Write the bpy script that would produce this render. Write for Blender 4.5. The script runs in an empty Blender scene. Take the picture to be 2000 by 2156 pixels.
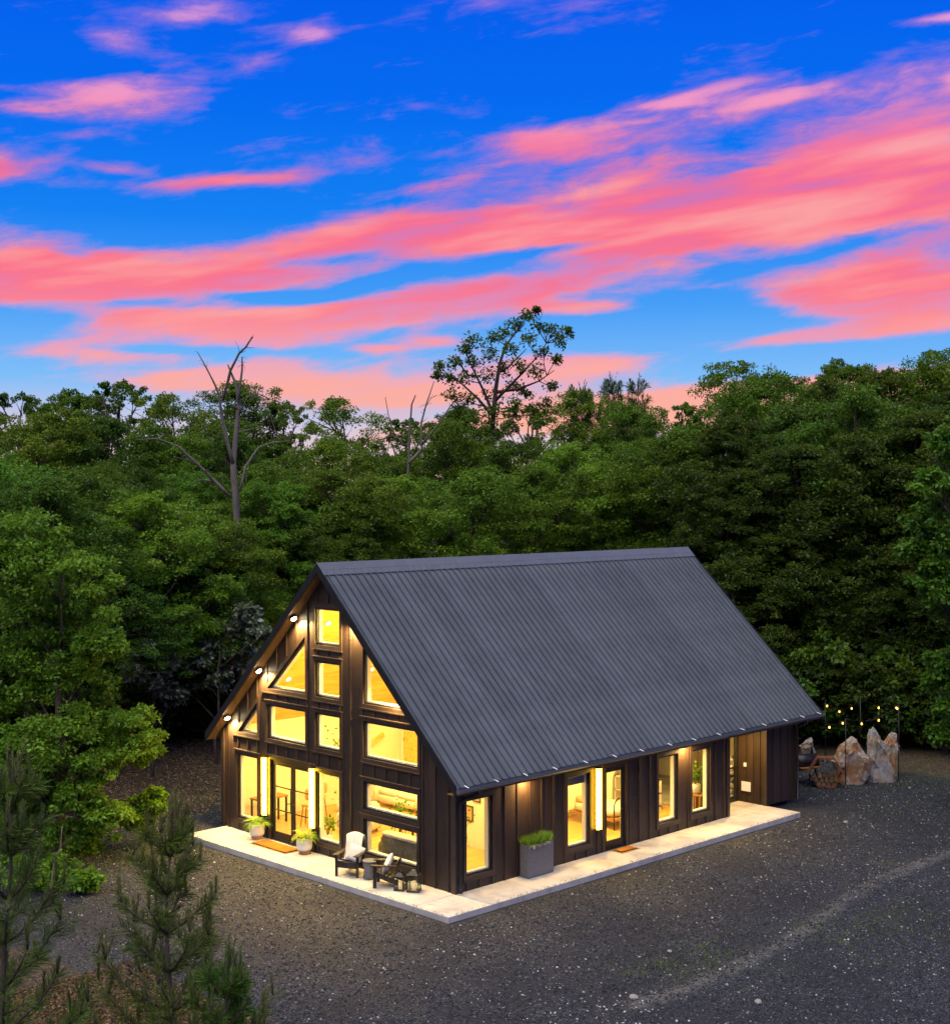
import bpy, bmesh, math, random
import numpy as np
from mathutils import Vector, Matrix

sc = bpy.context.scene
R = math.radians
rng = np.random.default_rng(7)
random.seed(7)

def lin(r, g, b):
    f = lambda c: (c/12.92 if c <= 0.04045 else ((c+0.055)/1.055)**2.4)
    return (f(r/255), f(g/255), f(b/255), 1.0)

# ------------------------------------------------------------------ camera
CAM = Vector((34.962, -23.655, 10.0))
YAW, PITCH, ROLL, FPX = 0.7931, -0.0102, -0.0013, 2861.8
cam_data = bpy.data.cameras.new('camera')
cam = bpy.data.objects.new('camera', cam_data)
sc.collection.objects.link(cam)
_f = Vector((-math.sin(YAW)*math.cos(PITCH), math.cos(YAW)*math.cos(PITCH), math.sin(PITCH)))
_r = Vector((math.cos(YAW), math.sin(YAW), 0))
_u = _r.cross(_f)
_r2 = _r*math.cos(ROLL)+_u*math.sin(ROLL)
_u2 = -_r*math.sin(ROLL)+_u*math.cos(ROLL)
M = Matrix((( _r2.x, _u2.x, -_f.x, CAM.x), (_r2.y, _u2.y, -_f.y, CAM.y), (_r2.z, _u2.z, -_f.z, CAM.z), (0, 0, 0, 1)))
cam.matrix_world = M
cam_data.sensor_fit = 'HORIZONTAL'
cam_data.sensor_width = 36.0
cam_data.lens = 36.0*FPX/2000.0
cam_data.clip_start = 0.5
cam_data.clip_end = 3000
sc.camera = cam

# ------------------------------------------------------------------ world: dusk sky with pink clouds
w = bpy.data.worlds.new('World')
sc.world = w
w.use_nodes = True
NT = w.node_tree
NT.nodes.clear()
class G:
    """tiny helper that wires nodes of one tree"""
    def __init__(s, nt): s.nt = nt
    def n(s, t, **k):
        nd = s.nt.nodes.new(t)
        for a, b in k.items(): setattr(nd, a, b)
        return nd
    def put(s, sock, v):
        if isinstance(v, bpy.types.NodeSocket): s.nt.links.new(v, sock)
        else: sock.default_value = v
    def m(s, op, a, b=None, c=None, clamp=False):
        nd = s.n('ShaderNodeMath', operation=op, use_clamp=clamp)
        s.put(nd.inputs[0], a)
        if b is not None: s.put(nd.inputs[1], b)
        if c is not None: s.put(nd.inputs[2], c)
        return nd.outputs[0]
    def v(s, op, a, b=None):
        nd = s.n('ShaderNodeVectorMath', operation=op)
        s.put(nd.inputs[0], a)
        if b is not None: s.put(nd.inputs[1], b)
        return nd.outputs[1] if op in ('DOT_PRODUCT', 'LENGTH') else nd.outputs[0]
    def xyz(s, x, y, z):
        nd = s.n('ShaderNodeCombineXYZ')
        for i, q in enumerate((x, y, z)): s.put(nd.inputs[i], q)
        return nd.outputs[0]
    def sep(s, a):
        nd = s.n('ShaderNodeSeparateXYZ'); s.put(nd.inputs[0], a); return nd.outputs
    def mix(s, f, a, b, mode='MIX'):
        nd = s.n('ShaderNodeMix', data_type='RGBA', blend_type=mode)
        s.put(nd.inputs[0], f); s.put(nd.inputs[6], a); s.put(nd.inputs[7], b)
        return nd.outputs[2]
    def ramp(s, f, stops, interp='LINEAR'):
        nd = s.n('ShaderNodeValToRGB'); nd.color_ramp.interpolation = interp
        e = nd.color_ramp.elements
        while len(e) < len(stops): e.new(0.5)
        for q, (p, c) in zip(e, stops): q.position = p; q.color = c
        s.put(nd.inputs[0], f)
        return nd.outputs[0]
    def noise(s, vec, scale, detail=4, rough=0.55, dist=0.0, col=False, dims='3D'):
        nd = s.n('ShaderNodeTexNoise', noise_dimensions=dims)
        if vec is not None: s.put(nd.inputs['Vector'], vec)
        nd.inputs['Scale'].default_value = scale; nd.inputs['Detail'].default_value = detail
        nd.inputs['Roughness'].default_value = rough; nd.inputs['Distortion'].default_value = dist
        return nd.outputs['Color' if col else 0]
    def step(s, x, a, b):
        nd = s.n('ShaderNodeMapRange', interpolation_type='SMOOTHSTEP')
        s.put(nd.inputs[0], x); nd.inputs[1].default_value = a; nd.inputs[2].default_value = b
        return nd.outputs[0]

SUN_EL, SUN_AZ = R(66), R(-70)      # soft high dusk light; azimuth measured in the XY plane from +X
g = G(NT)
d = g.n('ShaderNodeTexCoord').outputs['Generated']
fh = Vector((-math.sin(YAW), math.cos(YAW), 0))
a_f = g.v('DOT_PRODUCT', d, tuple(fh)); a_r = g.v('DOT_PRODUCT', d, tuple(_r))
az = g.m('ARCTAN2', a_r, a_f)
el = g.m('ARCSINE', g.sep(d)[2])
S = g.m('MULTIPLY', az, 2.862)                # thousandths of the photograph's pixel scale, but a plain azimuth
T = g.m('MULTIPLY', el, 2.862)                # and elevation above the horizon
st1 = g.xyz(S, T, 1.0)
# wisps: elongated along a gently rising direction
rot = R(8)
sx = g.v('DOT_PRODUCT', st1, (math.cos(rot), math.sin(rot), 0)); sy = g.v('DOT_PRODUCT', st1, (-math.sin(rot), math.cos(rot), 0))
warp = g.noise(g.xyz(g.m('MULTIPLY', sx, 1.6), g.m('MULTIPLY', sy, 4.0), 3.3), 1.6, 3, 0.5)
sy2 = g.m('MULTIPLY_ADD', g.m('SUBTRACT', warp, 0.5), 0.10, sy)
n_big = g.noise(g.xyz(g.m('MULTIPLY', sx, 2.2), g.m('MULTIPLY', sy2, 9.5), 1.7), 1.0, 8, 0.56)
n_str = g.noise(g.xyz(g.m('MULTIPLY', sx, 2.6), g.m('MULTIPLY', sy2, 22.0), 6.1), 1.0, 7, 0.58)
n_col = g.noise(g.xyz(g.m('MULTIPLY', sx, 2.0), g.m('MULTIPLY', sy, 15.0), 9.2), 1.0, 4, 0.5)
n_puff = g.noise(g.xyz(g.m('MULTIPLY', sx, 7.0), g.m('MULTIPLY', sy, 17.0), 4.4), 1.0, 8, 0.66, 0.4)
# cloud banks of this evening: (x, y, half length, half height, slope, amount)
BANKS = [
 (1500, 455, 720, 74, -.135, .95), (1800, 420, 420, 95, -.10, .60), (1640, 500, 520, 50, -.05, .55), (1900, 590, 260, 46, -.10, .55), (1130, 318, 150, 34, -.06, .85),
 (960, 395, 170, 26, -.10, .42), (1730, 245, 420, 52, -.16, .40), (800, 490, 300, 36, -.12, .75), (300, 600, 340, 44, -.02, .90), (120, 565, 180, 40, .05, .65), (60, 640, 160, 44, 0, .55), (440, 690, 300, 40, -.02, .90),
 (980, 632, 290, 30, -.10, .95), (1230, 655, 120, 15, 0, .6), (1830, 645, 230, 38, -.06, .95), (1740, 718, 340, 18, -.09, 1.0),
 (440, 800, 330, 30, -.02, .85), (130, 752, 170, 18, 0, .6), (1210, 770, 170, 22, -.04, .95), (920, 720, 60, 12, 0, .6), (790, 735, 60, 10, 0, .6),
 (1600, 835, 560, 34, -.10, 1.0), (1420, 865, 520, 36, -.05, .6), (820, 832, 300, 24, -.02, .70), (390, 95, 110, 26, -.12, .62), (270, 150, 80, 24, .2, .55), (215, 250, 130, 28, -.04, .62), (70, 290, 110, 14, 0, .45),
 (660, 113, 56, 17, 0, .66), (235, 2, 45, 14, 0, .85), (150, 415, 330, 34, .05, .34), (540, 398, 180, 14, -.10, .70), (250, 390, 90, 10, .08, .42), (0, 405, 50, 34, 0, .5),
 (1950, 128, 90, 10, -.04, .85), (1480, 228, 140, 11, -.2, .55), (1430, 250, 60, 8, -.05, .4), (1640, 250, 80, 12, -.15, .5), (1990, 245, 40, 24, 0, .5),
 (1050, 562, 270, 26, -.10, -.70), (760, 610, 130, 20, -.25, -.5), (1330, 690, 300, 26, -.03, -.45), (420, 490, 220, 34, .0, -.45), (560, 632, 120, 11, .0, -.55), (400, 745, 200, 8, 0, -.45),
 (185, 565, 36, 14, 0, -.6), (60, 690, 150, 22, 0, -.5), (330, 652, 150, 11, -.03, -.5), (700, 556, 130, 10, -.12, -.45), (1250, 520, 160, 9, -.14, -.45), (1740, 548, 170, 18, -.2, -.5), (1430, 752, 190, 20, -.05, -.5), (1500, 640, 140, 26, 0, -.4)]
acc = None
for (x, y, rx, ry, sl, am) in BANKS:
    px, py = (x-1000)/1000, (1049-y)/1000
    th = math.atan(-sl); rx /= 1000; ry /= 1000
    ca, sa = math.cos(th), math.sin(th)
    A = g.v('DOT_PRODUCT', st1, (ca/rx, sa/rx, -(ca*px+sa*py)/rx))
    B = g.v('DOT_PRODUCT', st1, (-sa/ry, ca/ry, -(-sa*px+ca*py)/ry))
    q = g.m('MULTIPLY_ADD', B, B, g.m('MULTIPLY', A, A))
    e = g.m('POWER', 2.718, g.m('MULTIPLY', q, -0.8))
    acc = g.m('MULTIPLY', e, am) if acc is None else g.m('MULTIPLY_ADD', e, am, acc)
# elsewhere round the sky the same kind of broken cloud goes on
front = g.step(g.m('ABSOLUTE', S), 1.6, 1.0)
low = g.step(T, 1.7, 1.15)
inview = g.m('MULTIPLY', front, low)
acc = g.m('MULTIPLY', acc, inview)
acc = g.m('ADD', acc, g.m('MULTIPLY', g.m('SUBTRACT', 1.0, inview), 0.26))
tex = g.m('ADD', g.m('MULTIPLY', g.m('SUBTRACT', n_big, 0.5), 1.7), g.m('MULTIPLY', g.m('SUBTRACT', n_str, 0.5), 0.95))
tex = g.m('ADD', tex, g.m('MULTIPLY', g.m('SUBTRACT', n_puff, 0.5), 0.85))
dens = g.m('ADD', acc, tex)
cover = g.step(dens, 0.10, 0.66)
core = g.step(dens, 0.34, 0.90)
blue = g.ramp(g.m('MULTIPLY', T, 0.9, clamp=True), [(0.0, lin(255, 205, 180)), (0.12, lin(222, 206, 222)), (0.22, lin(128, 192, 252)), (0.36, lin(70, 160, 250)), (0.52, lin(16, 130, 246)), (0.72, lin(0, 108, 243)), (1.0, lin(0, 88, 236))])
cl_lo = g.ramp(g.m('MULTIPLY', T, 0.9, clamp=True), [(0.05, lin(255, 200, 176)), (0.3, lin(222, 160, 206)), (0.55, lin(178, 122, 206)), (0.9, lin(140, 116, 222))])
cl_hi = g.ramp(g.m('MULTIPLY', T, 0.9, clamp=True), [(0.05, lin(255, 186, 150)), (0.25, lin(255, 172, 168)), (0.45, lin(255, 138, 152)), (0.70, lin(244, 152, 200)), (0.82, lin(232, 158, 218))])
cl_red = g.mix(g.step(n_col, 0.42, 0.72), lin(255, 100, 132), lin(255, 170, 166))
cl_hi = g.mix(g.m('MULTIPLY', g.m('MULTIPLY', g.step(T, 0.26, 0.46), g.step(T, 0.84, 0.66)), 0.8), cl_hi, cl_red)
core = g.m('MULTIPLY', core, g.m('MULTIPLY_ADD', g.step(n_col, 0.30, 0.52), 0.62, 0.38))
cloud = g.mix(core, cl_lo, cl_hi)
# the dusk atmosphere itself (Sky Texture), low sun below the trees behind the house
sky = g.n('ShaderNodeTexSky', sky_type='NISHITA', sun_disc=False)
sky.sun_elevation = SUN_EL; sky.sun_rotation = math.pi/2-SUN_AZ
sky.air_density = 1.0; sky.dust_density = 0.6; sky.ozone_density = 3.0
skyc = g.mix(cover, blue, cloud)
pale = g.step(T, 1.35, 2.6)                  # unseen upper sky made paler, added as neutral fill light for the greens
skyc = g.mix(g.m('MULTIPLY', pale, 0.45), skyc, lin(176, 190, 214))
bg1 = g.n('ShaderNodeBackground'); g.put(bg1.inputs[0], skyc); bg1.inputs[1].default_value = 0.97
bg2 = g.n('ShaderNodeBackground'); g.put(bg2.inputs[0], sky.outputs[0]); bg2.inputs[1].default_value = 0.001
add = g.n('ShaderNodeAddShader'); NT.links.new(bg1.outputs[0], add.inputs[0]); NT.links.new(bg2.outputs[0], add.inputs[1])
out = g.n('ShaderNodeOutputWorld'); NT.links.new(add.outputs[0], out.inputs[0])
w.cycles.sampling_method = 'NONE'          # the sky is smooth, plain hemisphere sampling is enough

# ------------------------------------------------------------------ sun (soft afterglow) and exposure
sl = bpy.data.lights.new('sun', 'SUN'); so = bpy.data.objects.new('sun', sl); sc.collection.objects.link(so)
sl.energy = 3.9; sl.angle = R(75); sl.color = (1.0, 0.95, 0.74)
sd = Vector((math.cos(SUN_AZ)*math.cos(SUN_EL), math.sin(SUN_AZ)*math.cos(SUN_EL), math.sin(SUN_EL)))
so.rotation_euler = sd.to_track_quat('Z', 'Y').to_euler()
so.location = (0, 0, 60)
sc.view_settings.view_transform = 'Standard'; sc.view_settings.look = 'None'
sc.view_settings.exposure = 0.0; sc.view_settings.gamma = 1.0; sc.view_settings.use_curve_mapping = False
cy = sc.cycles
cy.use_denoising = True
try: cy.denoiser = 'OPENIMAGEDENOISE'
except Exception: pass
cy.use_adaptive_sampling = True; cy.adaptive_threshold = 0.025; cy.adaptive_min_samples = 12
cy.max_bounces = 6; cy.diffuse_bounces = 3; cy.glossy_bounces = 2; cy.transmission_bounces = 3; cy.transparent_max_bounces = 10
cy.sample_clamp_indirect = 3.0; cy.caustics_reflective = False; cy.caustics_refractive = False
cy.use_light_tree = True

# ================================================================== helpers
C = sc.collection
def link(o, parent=None):
    C.objects.link(o)
    if parent is not None: o.parent = parent
    return o
def tag(o, label=None, cat=None, group=None, kind=None):
    if label: o['label'] = label
    if cat: o['category'] = cat
    if group: o['group'] = group
    if kind: o['kind'] = kind
    return o
def thing(name, label, cat, loc=(0, 0, 0), rz=0.0, group=None):
    o = bpy.data.objects.new(name, None); o.empty_display_size = 0.2
    o.location = loc; o.rotation_euler = (0, 0, rz); link(o)
    return tag(o, label, cat, group)
def copy_tree(o, parent=None):
    c = o.copy(); C.objects.link(c); c.parent = parent
    for ch in o.children: copy_tree(ch, c)
    return c

class MB:
    def __init__(s): s.v = []; s.f = []
    def poly(s, pts, faces):
        b = len(s.v); s.v += [tuple(p) for p in pts]; s.f += [tuple(i+b for i in f) for f in faces]; return s
    def box(s, x0, x1, y0, y1, z0, z1):
        return s.poly([(x0,y0,z0),(x1,y0,z0),(x1,y1,z0),(x0,y1,z0),(x0,y0,z1),(x1,y0,z1),(x1,y1,z1),(x0,y1,z1)],
                      [(0,3,2,1),(4,5,6,7),(0,1,5,4),(1,2,6,5),(2,3,7,6),(3,0,4,7)])
    def bar(s, a, b, w, h, up=(0, 0, 1)):
        a = Vector(a); b = Vector(b); t = (b-a).normalized(); up = Vector(up)
        x = t.cross(up)
        if x.length < 1e-4: x = t.cross(Vector((1, 0, 0)))
        x.normalize(); z = x.cross(t)
        P = []
        for q in (a, b):
            for (i, j) in ((-1, -1), (1, -1), (1, 1), (-1, 1)): P.append(q+x*(i*w/2)+z*(j*h/2))
        return s.poly(P, [(0,1,2,3),(7,6,5,4),(0,4,5,1),(1,5,6,2),(2,6,7,3),(3,7,4,0)])
    def prism(s, poly, mp, d0, d1):
        n = len(poly)
        P = [mp(a, b, d0) for a, b in poly]+[mp(a, b, d1) for a, b in poly]
        F = [tuple(range(n)), tuple(range(2*n-1, n-1, -1))]+[(i, i+n, (i+1) % n+n, (i+1) % n) for i in range(n)]
        return s.poly(P, F)
    def tube(s, pts, rad, n=8, cap=True):
        pts = [Vector(p) for p in pts]
        if not hasattr(rad, '__len__'): rad = [rad]*len(pts)
        prev = None; base = len(s.v)
        for i, p in enumerate(pts):
            t = (pts[min(i+1, len(pts)-1)]-pts[max(i-1, 0)]).normalized()
            x = t.cross(Vector((0, 0, 1))) if prev is None else prev-t*prev.dot(t)
            if x.length < 1e-3: x = t.cross(Vector((1, 0, 0)))
            x.normalize(); y = t.cross(x); prev = x
            for k in range(n):
                a = 2*math.pi*k/n; s.v.append(tuple(p+(x*math.cos(a)+y*math.sin(a))*rad[i]))
        for i in range(len(pts)-1):
            for k in range(n):
                s.f.append((base+i*n+k, base+i*n+(k+1) % n, base+(i+1)*n+(k+1) % n, base+(i+1)*n+k))
        if cap:
            s.f.append(tuple(base+k for k in range(n-1, -1, -1))); e = base+(len(pts)-1)*n
            s.f.append(tuple(e+k for k in range(n)))
        return s
    def lathe(s, prof, n=24, c=(0, 0)):
        base = len(s.v)
        for r, z in prof:
            for k in range(n):
                a = 2*math.pi*k/n; s.v.append((c[0]+r*math.cos(a), c[1]+r*math.sin(a), z))
        for i in range(len(prof)-1):
            for k in range(n):
                s.f.append((base+i*n+k, base+i*n+(k+1) % n, base+(i+1)*n+(k+1) % n, base+(i+1)*n+k))
        s.f.append(tuple(base+k for k in range(n-1, -1, -1))); e = base+(len(prof)-1)*n
        s.f.append(tuple(e+k for k in range(n)))
        return s
    def mesh(s, name, mat, smooth=False):
        me = bpy.data.meshes.new(name); me.from_pydata(s.v, [], s.f)
        bm = bmesh.new(); bm.from_mesh(me); bmesh.ops.recalc_face_normals(bm, faces=bm.faces); bm.to_mesh(me); bm.free()
        if smooth: me.polygons.foreach_set('use_smooth', [True]*len(me.polygons))
        me.materials.append(mat); return me
    def build(s, name, mat, parent=None, smooth=False, bevel=0.0, loc=None):
        o = bpy.data.objects.new(name, s.mesh(name, mat, smooth)); link(o, parent)
        if bevel:
            b = o.modifiers.new('bevel', 'BEVEL'); b.width = bevel; b.segments = 2; b.limit_method = 'ANGLE'
        if loc is not None: o.location = loc
        return o
def raw_mesh(name, V, F, mat, attrs=None, smooth=False):
    """big meshes from numpy arrays; F is (n,k)"""
    me = bpy.data.meshes.new(name); n, k = F.shape
    me.vertices.add(len(V)); me.vertices.foreach_set('co', V.astype(np.float32).ravel())
    me.loops.add(n*k); me.loops.foreach_set('vertex_index', F.astype(np.int32).ravel())
    me.polygons.add(n); me.polygons.foreach_set('loop_start', np.arange(0, n*k, k, dtype=np.int32))
    if smooth: me.polygons.foreach_set('use_smooth', np.ones(n, bool))
    for nm, arr in (attrs or {}).items():
        at = me.attributes.new(nm, 'FLOAT', 'POINT'); at.data.foreach_set('value', arr.astype(np.float32))
    me.update(calc_edges=True); me.materials.append(mat); return me

# convex polygon tools (2-D)
def area(p): return 0.5*sum(p[i][0]*p[(i+1) % len(p)][1]-p[(i+1) % len(p)][0]*p[i][1] for i in range(len(p)))
def ccw(p): return list(p) if area(p) > 0 else list(p)[::-1]
def clip(poly, a, b, keep_left=True):
    sg = 1 if keep_left else -1
    f = lambda q: sg*((b[0]-a[0])*(q[1]-a[1])-(b[1]-a[1])*(q[0]-a[0]))
    o = []
    for i in range(len(poly)):
        p, q = poly[i], poly[(i+1) % len(poly)]; fp, fq = f(p), f(q)
        if fp >= -1e-9: o.append(p)
        if (fp > 1e-9 and fq < -1e-9) or (fp < -1e-9 and fq > 1e-9):
            t = fp/(fp-fq); o.append((p[0]+(q[0]-p[0])*t, p[1]+(q[1]-p[1])*t))
    return o if len(o) > 2 and abs(area(o)) > 2e-5 else []
def inter(poly, other):
    other = ccw(other)
    for i in range(len(other)):
        poly = clip(poly, other[i], other[(i+1) % len(other)])
        if not poly: return []
    return poly
def subtract(polys, hole):
    hole = ccw(hole); res = []
    for p in polys:
        if not inter(p, hole): res.append(p); continue
        rem = p
        for i in range(len(hole)):
            a, b = hole[i], hole[(i+1) % len(hole)]
            o = clip(rem, a, b, False)
            if o: res.append(o)
            rem = clip(rem, a, b, True)
            if not rem: break
    return res
def offset(poly, d):
    p = ccw(poly); n = len(p); L = []
    for i in range(n):
        a, b = p[i], p[(i+1) % n]; dx, dy = b[0]-a[0], b[1]-a[1]; l = math.hypot(dx, dy)
        nx, ny = dy/l*d, -dx/l*d
        L.append(((a[0]+nx, a[1]+ny), (dx, dy)))
    o = []
    for i in range(n):
        (p1, d1), (p2, d2) = L[i-1], L[i]
        cr = d1[0]*d2[1]-d1[1]*d2[0]
        t = ((p2[0]-p1[0])*d2[1]-(p2[1]-p1[1])*d2[0])/cr
        o.append((p1[0]+d1[0]*t, p1[1]+d1[1]*t))
    return o
def ring(mb, inner, outer, mp, d0, d1):
    n = len(inner)
    for i in range(n):
        j = (i+1) % n
        mb.prism([inner[i], inner[j], outer[j], outer[i]], mp, d0, d1)
def rect(x0, x1, z0, z1): return [(x0, z0), (x1, z0), (x1, z1), (x0, z1)]

# ================================================================== materials
def principled(name, col, rough=0.6, metal=0.0, spec=0.5, var=0.0, vscale=8.0, bump=0.0, bscale=60.0, emit=None, estr=0.0, stretch=None, col2=None):
    m = bpy.data.materials.new(name); m.use_nodes = True
    nt = m.node_tree; q = G(nt); b = nt.nodes['Principled BSDF']
    c = (col[0], col[1], col[2], 1.0)
    b.inputs['Roughness'].default_value = rough; b.inputs['Metallic'].default_value = metal
    b.inputs['Specular IOR Level'].default_value = spec
    if var > 0 or bump > 0:
        co = q.n('ShaderNodeTexCoord').outputs['Object']
        if stretch: co = q.v('MULTIPLY', co, stretch)
    if var > 0:
        n = q.noise(co, vscale, 5, 0.6)
        oi = q.n('ShaderNodeObjectInfo').outputs['Random']
        f = q.m('ADD', q.m('MULTIPLY', q.m('SUBTRACT', n, 0.5), 2.2), q.m('MULTIPLY', q.m('SUBTRACT', oi, 0.5), 0.7))
        f = q.m('ADD', f, 0.5, clamp=True)
        lo = col2 if col2 else tuple(x*(1-var) for x in col)
        hi = tuple(min(1, x*(1+var)) for x in col) if not col2 else col
        q.put(b.inputs['Base Color'], q.mix(f, (*lo, 1), (*hi, 1)))
        q.put(b.inputs['Roughness'], q.m('MULTIPLY_ADD', n, 0.25, max(0.02, rough-0.12)))
    else: b.inputs['Base Color'].default_value = c
    if bump > 0:
        bn = q.n('ShaderNodeBump'); bn.inputs['Strength'].default_value = bump; bn.inputs['Distance'].default_value = 0.02
        q.put(bn.inputs['Height'], q.noise(co, bscale, 4, 0.6)); q.put(b.inputs['Normal'], bn.outputs[0])
    if emit:
        b.inputs['Emission Color'].default_value = (*emit, 1); b.inputs['Emission Strength'].default_value = estr
    return m
SIDE = principled('siding_paint', (0.032, 0.020, 0.014), 0.5, 0, 0.4, var=0.28, vscale=3.0, bump=0.25, bscale=40, stretch=(6, 6, 0.6))
TRIM = principled('trim_paint', (0.038, 0.025, 0.018), 0.42, 0, 0.45, var=0.2, vscale=5)
ROOFM = principled('roof_metal', (0.090, 0.100, 0.112), 0.46, 0.0, 0.35, var=0.16, vscale=1.6, bump=0.35, bscale=1.3)
RIDGE = principled('ridge_metal', (0.100, 0.108, 0.120), 0.45, 0.0, 0.4, var=0.12, vscale=2)
DARKM = principled('dark_metal', (0.02, 0.019, 0.018), 0.4, 0.3, 0.5, var=0.2)
SOFF = principled('soffit_panel', (0.11, 0.066, 0.03), 0.55, 0, 0.4, var=0.22, vscale=4)
CREAM = principled('cream_paint', (0.82, 0.78, 0.68), 0.7, 0, 0.3, var=0.04)
WHITE = principled('white_metal', (0.8, 0.8, 0.8), 0.4, 0, 0.5, var=0.05)
GRAVEL_EDGE = None
def wood(name, c1, c2, along, rough=0.45, scale=1.0):
    m = bpy.data.materials.new(name); m.use_nodes = True; q = G(m.node_tree); b = m.node_tree.nodes['Principled BSDF']
    co = q.n('ShaderNodeTexCoord').outputs['Object']
    sc_ = [14*scale]*3; sc_[along] = 1.2*scale
    n = q.noise(q.v('MULTIPLY', co, tuple(sc_)), 1.0, 6, 0.62, 0.6)
    oi = q.n('ShaderNodeObjectInfo').outputs['Random']
    f = q.m('ADD', q.step(n, 0.32, 0.7), q.m('MULTIPLY', q.m('SUBTRACT', oi, 0.5), 0.5), clamp=True)
    q.put(b.inputs['Base Color'], q.mix(f, (*c1, 1), (*c2, 1))); b.inputs['Roughness'].default_value = rough
    return m
PINE = wood('pine_boards', (0.64, 0.38, 0.07), (0.84, 0.60, 0.17), 1, 0.5)
FLOORW = wood('floor_boards', (0.42, 0.22, 0.06), (0.62, 0.37, 0.12), 1, 0.35)
FURN = wood('furniture_wood', (0.20, 0.085, 0.025), (0.34, 0.16, 0.05), 0, 0.4)
BLACKW = wood('chair_stain', (0.012, 0.010, 0.009), (0.035, 0.028, 0.022), 2, 0.45)
BARK = principled('bark', (0.085, 0.065, 0.05), 0.9, 0, 0.2, var=0.4, vscale=6, bump=0.8, bscale=20, stretch=(1, 1, 0.25))
SNAG = principled('dead_bark', (0.13, 0.112, 0.088), 0.9, 0, 0.2, var=0.45, vscale=3, bump=0.8, bscale=14, stretch=(1, 1, 0.25))
FABW = principled('cream_fabric', (0.70, 0.64, 0.56), 0.95, 0, 0.1, var=0.12, vscale=30, bump=0.4, bscale=200)
FABG = principled('grey_fabric', (0.12, 0.115, 0.09), 0.95, 0, 0.1, var=0.3, vscale=14, bump=0.3, bscale=150)
FABT = principled('tan_fabric', (0.52, 0.34, 0.18), 0.95, 0, 0.1, var=0.2, vscale=20)
POT = principled('white_ceramic', (0.74, 0.71, 0.67), 0.45, 0, 0.5, var=0.06, vscale=10)
PLANTER = principled('planter_fibre_cement', (0.14, 0.135, 0.135), 0.8, 0, 0.3, var=0.22, vscale=22, bump=0.3, bscale=180)
SOIL = principled('soil', (0.03, 0.02, 0.012), 0.95, 0, 0.1, var=0.4, vscale=30, bump=0.8, bscale=60)
COIR = principled('coir_mat', (0.46, 0.17, 0.025), 0.98, 0, 0.05, var=0.35, vscale=14, bump=0.8, bscale=260)
MATB = principled('mat_border', (0.30, 0.21, 0.12), 0.98, 0, 0.05, var=0.2, vscale=40, bump=0.5, bscale=200)
MATK = principled('mat_stripe', (0.03, 0.022, 0.016), 0.98, 0, 0.05, var=0.2)
RUST = principled('rusted_steel', (0.22, 0.07, 0.03), 0.8, 0.2, 0.3, var=0.5, vscale=7, bump=0.3, bscale=50)
LOGM = principled('firewood', (0.19, 0.11, 0.055), 0.9, 0, 0.2, var=0.5, vscale=9, bump=0.5, bscale=30)

def concrete():
    m = bpy.data.materials.new('broom_concrete'); m.use_nodes = True; q = G(m.node_tree); b = m.node_tree.nodes['Principled BSDF']
    co = q.n('ShaderNodeNewGeometry').outputs['Position']
    n1 = q.noise(co, 1.3, 6, 0.6); n2 = q.noise(co, 60, 3, 0.6); n3 = q.noise(q.v('MULTIPLY', co, (0.6, 5, 1)), 1.0, 4, 0.6)
    f = q.m('ADD', q.m('MULTIPLY', n1, 0.85), q.m('ADD', q.m('MULTIPLY', n2, 0.16), q.m('MULTIPLY', n3, 0.30)))
    f = q.m('SUBTRACT', f, 0.13)
    c = q.ramp(f, [(0.30, (0.27, 0.25, 0.225, 1)), (0.52, (0.42, 0.395, 0.355, 1)), (0.72, (0.53, 0.505, 0.46, 1))])
    st_ = q.noise(co, 2.6, 6, 0.7, 0.8); c = q.mix(q.m('MULTIPLY', q.step(st_, 0.56, 0.74), 0.5), c, (0.20, 0.18, 0.155, 1))
    q.put(b.inputs['Base Color'], c); b.inputs['Roughness'].default_value = 0.8; b.inputs['Specular IOR Level'].default_value = 0.3
    bn = q.n('ShaderNodeBump'); bn.inputs['Strength'].default_value = 0.25; bn.inputs['Distance'].default_value = 0.01
    q.put(bn.inputs['Height'], n2); q.put(b.inputs['Normal'], bn.outputs[0]); return m
CONC = concrete()

def glass():
    m = bpy.data.materials.new('window_glass'); m.use_nodes = True; q = G(m.node_tree); nt = m.node_tree; nt.nodes.clear()
    tr = q.n('ShaderNodeBsdfTransparent'); tr.inputs[0].default_value = (0.95, 0.96, 0.94, 1)
    gl = q.n('ShaderNodeBsdfGlossy'); gl.inputs['Roughness'].default_value = 0.03
    co = q.n('ShaderNodeTexCoord').outputs['Object']
    bn = q.n('ShaderNodeBump'); bn.inputs['Strength'].default_value = 0.02; q.put(bn.inputs['Height'], q.noise(co, 1.5, 2)); q.put(gl.inputs['Normal'], bn.outputs[0])
    ge = q.n('ShaderNodeNewGeometry'); cs = q.m('ABSOLUTE', q.v('DOT_PRODUCT', ge.outputs['Incoming'], ge.outputs['Normal']))
    fr = q.m('MULTIPLY_ADD', q.m('POWER', q.m('SUBTRACT', 1.0, cs, clamp=True), 5.0), 0.9, 0.03)
    mx = q.n('ShaderNodeMixShader'); nt.links.new(fr, mx.inputs[0]); nt.links.new(tr.outputs[0], mx.inputs[1]); nt.links.new(gl.outputs[0], mx.inputs[2])
    o = q.n('ShaderNodeOutputMaterial'); nt.links.new(mx.outputs[0], o.inputs[0]); return m
GLASS = glass()
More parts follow.
